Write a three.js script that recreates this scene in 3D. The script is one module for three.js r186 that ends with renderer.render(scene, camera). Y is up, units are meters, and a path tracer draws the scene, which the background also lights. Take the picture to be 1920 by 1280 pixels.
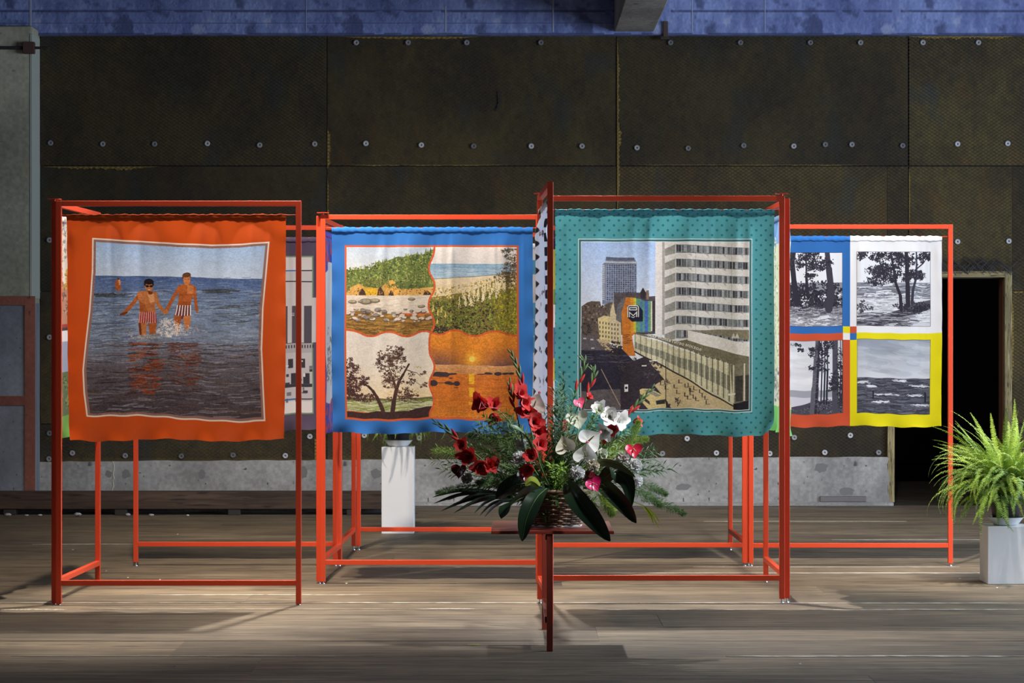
import * as THREE from 'three';
import { RoundedBoxGeometry } from 'three/addons/geometries/RoundedBoxGeometry.js';
import { mergeGeometries } from 'three/addons/utils/BufferGeometryUtils.js';
import { RectAreaLightUniformsLib } from 'three/addons/lights/RectAreaLightUniformsLib.js';

// ---------------------------------------------------------------- camera, lights, exposure
const FOCAL = 4836, EYE = 1.43, CZ = 15.35;           // focal length in pixels of the 1920 x 1280 frame, eye height, camera z
const scene = new THREE.Scene();
scene.background = new THREE.Color(0x000000);
const camera = new THREE.PerspectiveCamera(2 * Math.atan(640 / FOCAL) * 180 / Math.PI, 1.5, 0.1, 100);
camera.position.set(0, EYE, CZ);
camera.lookAt(0, EYE, 0);
scene.add(camera);
const renderer = new THREE.WebGLRenderer({ antialias: true });
renderer.toneMapping = THREE.LinearToneMapping;
renderer.toneMappingExposure = 1.0;
renderer.shadowMap.enabled = true;
RectAreaLightUniformsLib.init();

const HALL = { x0: -9, x1: 9, z0: -7.15, z1: 18, h: 6.6 };
// daylight through the high side windows (built as window_1.. below): [wall, x, y, z, width, height, colour, strength]
const WINDOWS = [
  ['right', 8.93, 2.6, 1.2, 8.0, 3.4, new THREE.Color(0.68, 0.81, 1.0), 13.5],
  ['left', -8.93, 4.6, 3.0, 5.0, 1.8, new THREE.Color(0.66, 0.80, 1.0), 1.0],
];
for (const [side, x, y, z, w, h, colour, strength] of WINDOWS) {
  const light = new THREE.RectAreaLight(colour, strength, w, h);
  light.position.set(x + (side === 'right' ? -0.06 : 0.06), y, z);
  light.lookAt(0, y, z);
  scene.add(light);
}
// track spotlights: [x, y, z, aim x, aim y, aim z, candela, half angle, penumbra, colour]
const WARM = new THREE.Color(1.0, 0.89, 0.76), NEUTRAL = new THREE.Color(1.0, 0.94, 0.87), COOL = new THREE.Color(0.96, 0.98, 1.0);
const SPOTS = [
  [-1.15, 5.0, 1.60, -0.45, 1.0, 0.0, 88, 0.50, 1, WARM],         // from the front track on to the seaside scarf
  [1.60, 5.0, 1.60, 2.10, 1.1, -1.1, 92, 0.44, 1, NEUTRAL],       // pine scarf
  [-2.00, 5.0, 1.60, -1.80, 0.7, -0.6, 60, 0.55, 1, WARM],        // old street scarf and floor
  [3.20, 5.0, 1.60, 3.02, 0.6, 0.1, 110, 0.30, 1, NEUTRAL],       // fern by the doorway
  [-1.30, 5.0, 1.60, -1.40, 0.0, 1.7, 42, 0.48, 1, WARM],         // floor before the bathers
  [1.25, 5.0, 1.60, 1.30, 0.0, 1.7, 28, 0.50, 1, NEUTRAL],        // floor before the city scarf
  [3.40, 5.0, 5.20, 0.28, 1.08, 3.12, 190, 0.145, 1, COOL, 10],       // flowers
  [-0.70, 5.0, -0.40, -1.85, 1.0, 1.35, 142, 0.37, 1, WARM],      // from the rear track through the bathers scarf
  [0.05, 5.0, -0.40, 0.85, 1.0, 1.35, 128, 0.37, 1, NEUTRAL],     // from the rear track through the city scarf
  [-1.40, 5.0, -0.40, -1.10, 0.2, -5.2, 86, 0.60, 1, WARM],       // wall foot and tall pedestal
  [2.30, 5.0, -0.40, 2.10, 0.2, -6.2, 80, 0.50, 1, NEUTRAL],      // wall foot by the doorway
];

// ---------------------------------------------------------------- helpers
const px2x = (px, d) => (px - 960) * d / FOCAL;
const px2y = (py, d) => EYE - (py - 640) * d / FOCAL;
const zAt = (d) => CZ - d;
const at = (px, py, d) => new THREE.Vector3(px2x(px, d), px2y(py, d), zAt(d));
let seed = 20240611;
function rnd() { seed |= 0; seed = seed + 0x6D2B79F5 | 0; let t = Math.imul(seed ^ seed >>> 15, 1 | seed); t = t + Math.imul(t ^ t >>> 7, 61 | t) ^ t; return ((t ^ t >>> 14) >>> 0) / 4294967296; }
const rr = (a, b) => a + (b - a) * rnd();
const pick = (list) => list[Math.floor(rnd() * list.length)];
const clamp = (v, a, b) => Math.min(b, Math.max(a, v));
const taken = new Map();
function numbered(name) { const n = taken.get(name) ?? 0; taken.set(name, n + 1); return n ? `${name}_${String(n).padStart(3, '0')}` : name; }
function part(name, geometry, material, parent) {
  const m = new THREE.Mesh(geometry, material); m.name = name; m.castShadow = true; m.receiveShadow = true; parent.add(m); return m;
}
function thing(name, label, category, position = [0, 0, 0], group) {
  const o = new THREE.Group(); o.name = numbered(name); o.position.set(...position); scene.add(o);
  o.userData = { label, category }; if (group) o.userData.group = group; return o;
}
function solo(name, geometry, material, label, category, group) {
  const m = part(numbered(name), geometry, material, scene); m.userData = { label, category }; if (group) m.userData.group = group; return m;
}
function struct(name, geometry, material, label, category) {
  const m = part(numbered(name), geometry, material, scene); m.userData = { kind: 'structure' };
  if (label) m.userData.label = label; if (category) m.userData.category = category; return m;
}
function boxAt(x0, x1, y0, y1, z0, z1, bevel = 0) {
  const w = x1 - x0, h = y1 - y0, d = z1 - z0;
  const g = bevel ? new RoundedBoxGeometry(w, h, d, 1, bevel) : new THREE.BoxGeometry(w, h, d);
  g.translate((x0 + x1) / 2, (y0 + y1) / 2, (z0 + z1) / 2); return g;
}
// uv in metres by dominant normal, with an offset so that pieces differ
function metreUv(g, scale = 1, ou = 0, ov = 0) {
  const p = g.attributes.position, n = g.attributes.normal, uv = new Float32Array(p.count * 2);
  for (let i = 0; i < p.count; i++) {
    const ax = Math.abs(n.getX(i)), ay = Math.abs(n.getY(i)), az = Math.abs(n.getZ(i));
    let u, v;
    if (ay >= ax && ay >= az) { u = p.getX(i); v = p.getZ(i); } else if (az >= ax) { u = p.getX(i); v = p.getY(i); } else { u = p.getZ(i); v = p.getY(i); }
    uv[2 * i] = u * scale + ou; uv[2 * i + 1] = v * scale + ov;
  }
  g.setAttribute('uv', new THREE.BufferAttribute(uv, 2)); return g;
}
class Soup {                                           // collects ribbons, tubes and loose triangles into one geometry
  constructor() { this.p = []; this.i = []; this.u = []; }
  v(x, y, z, u = 0, w = 0) { this.p.push(x, y, z); this.u.push(u, w); return this.p.length / 3 - 1; }
  vv(q, u = 0, w = 0) { return this.v(q.x, q.y, q.z, u, w); }
  tri(a, b, c) { this.i.push(a, b, c); }
  ribbon(points, width, side, fold = 0, cols = 2) {    // a blade along points; width(t), side vector, fold depth as a share of the width
    const n = points.length, rows = [];
    for (let k = 0; k < n; k++) {
      const t = k / (n - 1), a = points[Math.max(0, k - 1)], b = points[Math.min(n - 1, k + 1)];
      const tan = b.clone().sub(a).normalize(), s = side.clone().sub(tan.clone().multiplyScalar(side.dot(tan))).normalize(), nor = tan.clone().cross(s), w = width(t), row = [];
      for (let c = 0; c <= cols; c++) {
        const e = c / cols * 2 - 1, q = points[k].clone().addScaledVector(s, e * w / 2).addScaledVector(nor, Math.abs(e) * fold * w);
        row.push(this.vv(q, c / cols, t));
      }
      rows.push(row);
    }
    for (let k = 0; k < n - 1; k++) for (let c = 0; c < cols; c++) {
      const A = rows[k][c], B = rows[k][c + 1], C = rows[k + 1][c], D = rows[k + 1][c + 1];
      this.tri(A, B, D); this.tri(A, D, C);
    }
  }
  tube(points, radius, sides = 5) {
    const n = points.length, rows = [];
    for (let k = 0; k < n; k++) {
      const a = points[Math.max(0, k - 1)], b = points[Math.min(n - 1, k + 1)], tan = b.clone().sub(a).normalize();
      const s = (Math.abs(tan.y) < 0.9 ? new THREE.Vector3(0, 1, 0) : new THREE.Vector3(1, 0, 0)).cross(tan).normalize(), r = tan.clone().cross(s), w = typeof radius === 'function' ? radius(k / (n - 1)) : radius, row = [];
      for (let c = 0; c < sides; c++) { const f = c / sides * Math.PI * 2; row.push(this.vv(points[k].clone().addScaledVector(s, Math.cos(f) * w).addScaledVector(r, Math.sin(f) * w), c / sides, k / (n - 1))); }
      rows.push(row);
    }
    for (let k = 0; k < n - 1; k++) for (let c = 0; c < sides; c++) {
      const d = (c + 1) % sides, A = rows[k][c], B = rows[k][d], C = rows[k + 1][c], D = rows[k + 1][d];
      this.tri(A, B, D); this.tri(A, D, C);
    }
    for (const [row, flip] of [[rows[0], 0], [rows[n - 1], 1]]) for (let c = 1; c < sides - 1; c++) flip ? this.tri(row[0], row[c], row[c + 1]) : this.tri(row[0], row[c + 1], row[c]);
  }
  build() {
    const g = new THREE.BufferGeometry();
    g.setAttribute('position', new THREE.Float32BufferAttribute(this.p, 3)); g.setAttribute('uv', new THREE.Float32BufferAttribute(this.u, 2));
    g.setIndex(this.i); g.computeVertexNormals(); return g;
  }
}
const curve = (points, n) => new THREE.CatmullRomCurve3(points).getPoints(n);
const V3 = (x, y, z) => new THREE.Vector3(x, y, z);

// ---------------------------------------------------------------- procedural textures
function hash(x, y, s) { let h = Math.imul(x, 374761393) + Math.imul(y, 668265263) + Math.imul(s, 2147483647 - 1442695041) | 0; h = Math.imul(h ^ h >>> 13, 1274126177); return ((h ^ h >>> 16) >>> 0) / 4294967296; }
function vnoise(x, y, px, py, s) {                     // value noise, periodic in px, py cells
  const xi = Math.floor(x), yi = Math.floor(y), fx = x - xi, fy = y - yi, u = fx * fx * (3 - 2 * fx), v = fy * fy * (3 - 2 * fy);
  const m = (a, p) => ((a % p) + p) % p, x0 = m(xi, px), x1 = m(xi + 1, px), y0 = m(yi, py), y1 = m(yi + 1, py);
  return (hash(x0, y0, s) * (1 - u) + hash(x1, y0, s) * u) * (1 - v) + (hash(x0, y1, s) * (1 - u) + hash(x1, y1, s) * u) * v;
}
function fbm(u, v, cx, cy, oct, s) { let a = 0, w = 0.5, t = 0; for (let o = 0; o < oct; o++) { a += w * vnoise(u * cx, v * cy, cx, cy, s + o * 17); t += w; w *= 0.5; cx *= 2; cy *= 2; } return a / t; }
function dataTex(w, h, fn, colour = true) {
  const data = new Uint8Array(w * h * 4);
  for (let y = 0; y < h; y++) for (let x = 0; x < w; x++) {
    const c = fn(x / w, y / h), i = (y * w + x) * 4;
    if (typeof c === 'number') data[i] = data[i + 1] = data[i + 2] = clamp(c * 255, 0, 255); else { data[i] = clamp(c[0], 0, 255); data[i + 1] = clamp(c[1], 0, 255); data[i + 2] = clamp(c[2], 0, 255); }
    data[i + 3] = 255;
  }
  const t = new THREE.DataTexture(data, w, h); t.wrapS = t.wrapT = THREE.RepeatWrapping; t.magFilter = THREE.LinearFilter; t.minFilter = THREE.LinearMipmapLinearFilter; t.generateMipmaps = true;
  if (colour) t.colorSpace = THREE.SRGBColorSpace; t.needsUpdate = true; return t;
}
const lerp = (a, b, t) => a + (b - a) * t;
const mixc = (a, b, t) => [lerp(a[0], b[0], t), lerp(a[1], b[1], t), lerp(a[2], b[2], t)];
// weathered boards: fine grain along u, stains, dark checks
function woodTex(s) {
  return dataTex(1024, 512, (u, v) => {
    const grain = fbm(u, v, 6, 160, 3, s), fine = vnoise(u * 40, v * 512, 40, 512, s + 3), stain = fbm(u, v, 5, 6, 4, s + 7), streak = fbm(u, v, 3, 60, 3, s + 11);
    let c = mixc([78, 69, 58], [152, 140, 122], clamp(0.5 + 1.0 * (grain - 0.5) + 0.7 * (stain - 0.5) + 0.25 * (fine - 0.5), 0, 1));
    const dark = clamp((fbm(u, v, 14, 120, 3, s + 23) - 0.63) * 7, 0, 1); c = mixc(c, [44, 38, 33], dark * 0.8);
    const pale = clamp((streak - 0.68) * 7, 0, 1); c = mixc(c, [176, 168, 152], pale * 0.55);
    return c;
  });
}
function concreteTex(s, lo, hi, stainCol, holes = 1) {
  return dataTex(1024, 1024, (u, v) => {
    const a = fbm(u, v, 4, 4, 6, s), b = fbm(u, v, 90, 90, 2, s + 5), st = fbm(u, v, 6, 3, 5, s + 9);
    let c = mixc(lo, hi, clamp(0.5 + (a - 0.5) * 1.5 + (b - 0.5) * 0.55, 0, 1));
    c = mixc(c, stainCol, clamp((st - 0.58) * 6, 0, 1) * 0.55);
    const hole = vnoise(u * 70, v * 70, 70, 70, s + 31); if (hole > 0.94) c = mixc(c, [40, 40, 42], holes * clamp((hole - 0.94) * 22, 0, 0.6));
    return c;
  });
}
// board marked beam: upright stains, level board joints, dark crusts
const beamTex = dataTex(1024, 512, (u, v) => {
  const a = fbm(u, v, 5, 3, 5, 61), st = fbm(u, v, 40, 2, 4, 62), f = fbm(u, v, 90, 60, 2, 63), cr = fbm(u, v, 16, 14, 4, 64);
  let c = mixc([86, 97, 146], [136, 151, 200], clamp(0.5 + (a - 0.5) * 1.4 + (st - 0.5) * 0.7 + (f - 0.5) * 0.5, 0, 1));
  const row = Math.abs(((v * 10) % 1) - 0.5); if (row < 0.05 && vnoise(u * 24, v * 10, 24, 10, 65) > 0.35) c = mixc(c, [46, 52, 82], 0.6);
  c = mixc(c, [50, 56, 90], clamp((cr - 0.60) * 7, 0, 1) * 0.6); return mixc(c, [176, 182, 206], clamp((0.30 - cr) * 8, 0, 1) * 0.5);
});
const bumpNoise = dataTex(512, 512, (u, v) => 0.6 * fbm(u, v, 24, 24, 4, 71) + 0.4 * fbm(u, v, 120, 120, 2, 72), false);
const woodBump = dataTex(512, 512, (u, v) => fbm(u, v, 6, 120, 3, 81), false);
// ---------------------------------------------------------------- the pictures printed on the scarves (flat print)
// each canvas is drawn in the coordinates of the scarf's own rectangle, so that outlines can be typed as they were measured
function print(x0, y0, x1, y1, draw, size = 1024, photo = null) {
  const cv = document.createElement('canvas'); cv.width = size; cv.height = size;
  const c = cv.getContext('2d'); c.scale(size / (x1 - x0), size / (y1 - y0)); c.translate(-x0, -y0); c.lineJoin = 'round'; c.lineCap = 'round';
  draw(c);
  if (photo) {                                          // printed photographs: film grain and mottled tone
    const k = size / (x1 - x0), q = size / (y1 - y0), [a, b, e, f] = [(photo[0] - x0) * k, (photo[1] - y0) * q, (photo[2] - photo[0]) * k, (photo[3] - photo[1]) * q].map(Math.round), im = c.getImageData(a, b, e, f), D = im.data;
    for (let y = 0; y < f; y++) for (let x = 0; x < e; x++) { const i = (y * e + x) * 4, w = 1.15 - (D[i] + D[i + 1] + D[i + 2]) / 765, n = 1 + w * (0.16 * (hash(x >> 1, y >> 1, 91) - 0.5) + 0.34 * (vnoise(x / 6, y / 4, 4096, 4096, 92) - 0.5) + 0.14 * (vnoise(x / 26, y / 18, 4096, 4096, 93) - 0.5)); D[i] *= n; D[i + 1] *= n; D[i + 2] *= n; }
    c.putImageData(im, a, b);
  }
  const t = new THREE.CanvasTexture(cv); t.colorSpace = THREE.SRGBColorSpace; t.anisotropy = 8; return t;
}
const rgb = (r, g, b, a = 1) => `rgba(${r | 0},${g | 0},${b | 0},${a})`;
function path(c, pts, close = true) { c.beginPath(); pts.forEach(([x, y], k) => (k ? c.lineTo(x, y) : c.moveTo(x, y))); if (close) c.closePath(); }
function smooth(c, pts, close = false) {              // rounded line through the midpoints
  c.beginPath(); c.moveTo(...pts[0]);
  for (let k = 1; k < pts.length - 1; k++) c.quadraticCurveTo(pts[k][0], pts[k][1], (pts[k][0] + pts[k + 1][0]) / 2, (pts[k][1] + pts[k + 1][1]) / 2);
  c.lineTo(...pts[pts.length - 1]); if (close) c.closePath();
}
const fillPath = (c, pts, style) => { path(c, pts); c.fillStyle = style; c.fill(); };
function inZoom(c, x, y, s, fn) { c.save(); c.translate(x, y); c.scale(1 / s, 1 / s); fn(); c.restore(); }
function leaves(c, cx, cy, rx, ry, n, size, cols, edge = 0.5) {   // a ragged mass of foliage: clumps of small dabs
  if (n < 14) { for (let k = 0; k < n; k++) dab(c, cx + rr(-rx, rx), cy + rr(-ry, ry), size * rr(0.5, 1.2), cols); return; }
  for (let k = 0; k < n / 5; k++) {
    const a = rnd() * 6.283, r = Math.pow(rnd(), edge), x = cx + Math.cos(a) * r * rx, y = cy + Math.sin(a) * r * ry, w = size * rr(0.6, 2.0);
    for (let q = 0; q < 13; q++) dab(c, x + (rnd() + rnd() - 1) * w * 1.6, y + (rnd() + rnd() - 1) * w * 1.1, size * rr(0.22, 0.62), cols);
  }
}
function dab(c, x, y, s, cols) { c.fillStyle = pick(cols); c.beginPath(); c.ellipse(x, y, s, s * rr(0.3, 0.8), rnd() * 3.14, 0, 6.283); c.fill(); }
function strokes(c, x0, x1, y0, y1, n, len, th, cols) {           // horizontal dabs: water, sand, grass shadow
  for (let k = 0; k < n; k++) {
    const x = rr(x0, x1), y = rr(y0, y1), l = len * rr(0.4, 1.4); c.strokeStyle = pick(cols); c.lineWidth = th * rr(0.5, 1.4);
    c.beginPath(); c.moveTo(x - l / 2, y + rr(-th, th)); c.quadraticCurveTo(x, y + rr(-2 * th, 2 * th), x + l / 2, y + rr(-th, th)); c.stroke();
  }
}
function branch(c, pts, w0, w1, col) {
  for (let k = 0; k < pts.length - 1; k++) { c.strokeStyle = col; c.lineWidth = lerp(w0, w1, k / Math.max(1, pts.length - 2)); c.beginPath(); c.moveTo(...pts[k]); c.lineTo(...pts[k + 1]); c.stroke(); }
}
function vgrad(c, y0, y1, stops) { const g = c.createLinearGradient(0, y0, 0, y1); for (const [t, s] of stops) g.addColorStop(t, s); return g; }

const printBathers = print(125, 402, 536, 824, (c) => {
  c.fillStyle = rgb(206, 84, 32); c.fillRect(100, 380, 500, 480);
  const edge = [[173.5, 441], [255.8, 446.7], [330, 451], [400, 453.8], [455, 452], [505.5, 448.5], [500, 510], [494, 575], [491.5, 653], [495, 720], [499.5, 788], [470.6, 789.5], [404, 786], [330, 785.5], [255.8, 778.5], [205, 777], [160, 778], [155, 735], [153.5, 692], [160, 635], [166.7, 578.7], [172.5, 500]];
  c.fillStyle = rgb(238, 222, 212); path(c, edge); c.fill(); c.lineWidth = 0.6; c.strokeStyle = c.fillStyle; c.stroke();
  const inset = (k) => edge.map(([x, y]) => [x + (330 - x) * k * 0.9 + Math.sign(330 - x) * 0.9, y + (615 - y) * k * 0.9 + Math.sign(615 - y) * 0.9]);
  path(c, inset(0.012)); c.fillStyle = rgb(150, 112, 104); c.fill();
  c.save(); path(c, inset(0.042)); c.clip();
  c.fillStyle = vgrad(c, 445, 520, [[0, rgb(160, 192, 236)], [1, rgb(200, 216, 240)]]); c.fillRect(140, 430, 380, 100);
  path(c, [[140, 511], [330, 515], [520, 519.5], [520, 800], [140, 800]]); c.fillStyle = vgrad(c, 512, 790, [[0, rgb(78, 100, 148)], [0.2, rgb(120, 142, 178)], [0.42, rgb(128, 142, 168)], [0.62, rgb(98, 94, 104)], [1, rgb(70, 60, 66)]]); c.fill();
  strokes(c, 150, 510, 516, 545, 260, 14, 0.8, [rgb(70, 92, 146, 0.7), rgb(150, 172, 206, 0.6), rgb(58, 78, 130, 0.6)]);
  strokes(c, 150, 510, 540, 650, 620, 24, 1.3, [rgb(72, 88, 122, 0.55), rgb(168, 186, 210, 0.6), rgb(96, 104, 112, 0.55), rgb(186, 198, 214, 0.5), rgb(110, 112, 104, 0.5)]);
  strokes(c, 150, 510, 640, 790, 560, 36, 1.8, [rgb(58, 46, 48, 0.6), rgb(92, 74, 70, 0.6), rgb(146, 146, 162, 0.5), rgb(172, 178, 192, 0.4), rgb(44, 38, 46, 0.5), rgb(104, 82, 70, 0.5)]);
  strokes(c, 170, 240, 545, 552, 30, 20, 1.4, [rgb(66, 70, 74, 0.8)]); strokes(c, 390, 440, 538, 546, 30, 22, 1.4, [rgb(70, 74, 78, 0.8)]); strokes(c, 400, 500, 560, 600, 50, 26, 1.4, [rgb(76, 80, 84, 0.7)]);
  strokes(c, 175, 250, 560, 640, 60, 26, 1.5, [rgb(80, 92, 120, 0.7)]);
  strokes(c, 245, 300, 640, 738, 150, 16, 2.2, [rgb(150, 62, 30, 0.55), rgb(186, 84, 34, 0.45), rgb(84, 40, 34, 0.6)]);
  strokes(c, 318, 372, 640, 720, 110, 14, 2.2, [rgb(120, 56, 38, 0.5), rgb(150, 78, 46, 0.4), rgb(78, 46, 44, 0.6)]);
  inZoom(c, 210, 490, 7.53, () => {                     // two bathers walking out of the sea and one far out
    const skin = rgb(196, 122, 72), tan = rgb(172, 92, 46), dark = rgb(110, 58, 34), light = rgb(222, 160, 112);
    fillPath(c, [[70, 215], [95, 205], [112, 230], [122, 300], [112, 345], [135, 355], [110, 380], [60, 380], [40, 300], [52, 250]], tan);
    fillPath(c, [[90, 210], [112, 230], [118, 290], [98, 300], [86, 250]], light); fillPath(c, [[72, 208], [95, 200], [104, 220], [80, 226]], rgb(70, 44, 36));
    // left figure
    c.strokeStyle = tan; c.lineWidth = 54; smooth(c, [[385, 450], [330, 530], [245, 620], [165, 700]]); c.stroke(); c.lineWidth = 30; c.strokeStyle = dark; smooth(c, [[200, 690], [160, 706], [120, 716]]); c.stroke();
    c.lineWidth = 50; c.strokeStyle = skin; smooth(c, [[612, 450], [636, 560], [680, 640], [730, 690]]); c.stroke();
    fillPath(c, [[380, 400], [450, 390], [560, 390], [630, 410], [640, 470], [606, 540], [606, 640], [620, 700], [390, 700], [392, 600], [380, 520], [350, 440]], skin);
    fillPath(c, [[380, 520], [470, 590], [500, 690], [395, 695], [390, 600]], tan); fillPath(c, [[500, 440], [590, 430], [600, 540], [540, 560]], light); c.fillStyle = rgb(176, 104, 60, 0.5); c.fillRect(440, 560, 150, 70);
    fillPath(c, [[390, 690], [612, 690], [630, 840], [612, 860], [505, 830], [480, 855], [370, 850]], rgb(166, 62, 56));
    for (let k = 0; k < 8; k++) { c.strokeStyle = rgb(240, 200, 190); c.lineWidth = 9; smooth(c, [[398 + k * 29, 694], [392 + k * 30, 770], [380 + k * 32, 852]]); c.stroke(); }
    fillPath(c, [[372, 850], [490, 850], [480, 1020], [390, 1030]], skin); fillPath(c, [[505, 850], [625, 850], [612, 1000], [530, 1010]], tan); fillPath(c, [[372, 850], [410, 850], [420, 1020], [392, 1020]], dark);
    fillPath(c, [[470, 280], [575, 280], [578, 350], [545, 405], [500, 400], [468, 345]], skin); fillPath(c, [[500, 385], [575, 400], [560, 440], [520, 440]], dark);
    c.fillStyle = rgb(34, 28, 32); c.beginPath(); c.ellipse(522, 258, 64, 42, 0, 0, 6.3); c.fill(); c.fillRect(456, 255, 22, 60); c.fillRect(566, 255, 20, 60);
    c.beginPath(); c.ellipse(500, 322, 24, 16, 0, 0, 6.3); c.ellipse(552, 322, 24, 16, 0, 0, 6.3); c.fill(); c.fillStyle = rgb(240, 214, 196); c.fillRect(508, 368, 34, 9);
    // right figure
    c.lineWidth = 50; c.strokeStyle = tan; smooth(c, [[950, 330], [880, 450], [820, 560], [765, 670]]); c.stroke(); c.lineWidth = 44; c.strokeStyle = tan; smooth(c, [[1165, 340], [1178, 460], [1185, 560], [1200, 660]]); c.stroke();
    fillPath(c, [[760, 650], [795, 680], [780, 720], [730, 735], [705, 700]], skin); fillPath(c, [[1180, 640], [1212, 640], [1222, 700], [1190, 700]], tan);
    fillPath(c, [[920, 320], [1010, 285], [1110, 285], [1185, 330], [1160, 440], [1120, 520], [1108, 620], [915, 600], [935, 500], [932, 400]], tan);
    fillPath(c, [[1060, 300], [1160, 320], [1150, 430], [1060, 450]], skin); c.fillStyle = rgb(140, 66, 32, 0.55); c.fillRect(945, 430, 190, 22); c.fillRect(950, 540, 150, 60);
    fillPath(c, [[915, 590], [1112, 605], [1116, 740], [1010, 750], [985, 800], [960, 750], [876, 730]], rgb(104, 48, 56));
    for (let k = 0; k < 6; k++) { c.strokeStyle = rgb(240, 232, 226); c.lineWidth = 15; smooth(c, [[918 + k * 38, 598], [908 + k * 40, 660], [888 + k * 44, 738]]); c.stroke(); }
    fillPath(c, [[876, 735], [980, 750], [960, 860], [930, 1000], [890, 1000], [868, 800]], tan); fillPath(c, [[1005, 750], [1116, 740], [1100, 900], [1040, 960], [1005, 820]], skin);
    fillPath(c, [[1005, 170], [1100, 165], [1108, 250], [1085, 300], [1030, 300], [1005, 240]], skin); c.fillStyle = rgb(96, 62, 42); c.beginPath(); c.ellipse(1052, 160, 62, 34, -0.1, 0, 6.3); c.fill(); c.fillRect(990, 160, 16, 50); c.fillRect(1098, 150, 16, 50);
    c.fillStyle = rgb(120, 70, 44); c.fillRect(1022, 218, 26, 8); c.fillRect(1066, 216, 26, 8); c.fillStyle = rgb(150, 80, 60); c.fillRect(1034, 268, 40, 7);
    leaves(c, 790, 920, 170, 130, 420, 16, [rgb(232, 226, 224, 0.8), rgb(208, 206, 212, 0.7), rgb(246, 240, 236, 0.8)]); leaves(c, 980, 950, 140, 90, 160, 12, [rgb(226, 216, 212, 0.7), rgb(190, 180, 182, 0.7)]); leaves(c, 470, 1040, 210, 36, 140, 13, [rgb(206, 194, 182, 0.75), rgb(150, 136, 124, 0.7)]); leaves(c, 1210, 950, 180, 60, 90, 10, [rgb(196, 186, 180, 0.5)]); leaves(c, 240, 960, 60, 50, 60, 12, [rgb(96, 92, 92, 0.7), rgb(150, 146, 144, 0.6)]);
  });
  c.restore();
}, 1024, [172, 456, 491, 776]);

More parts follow.
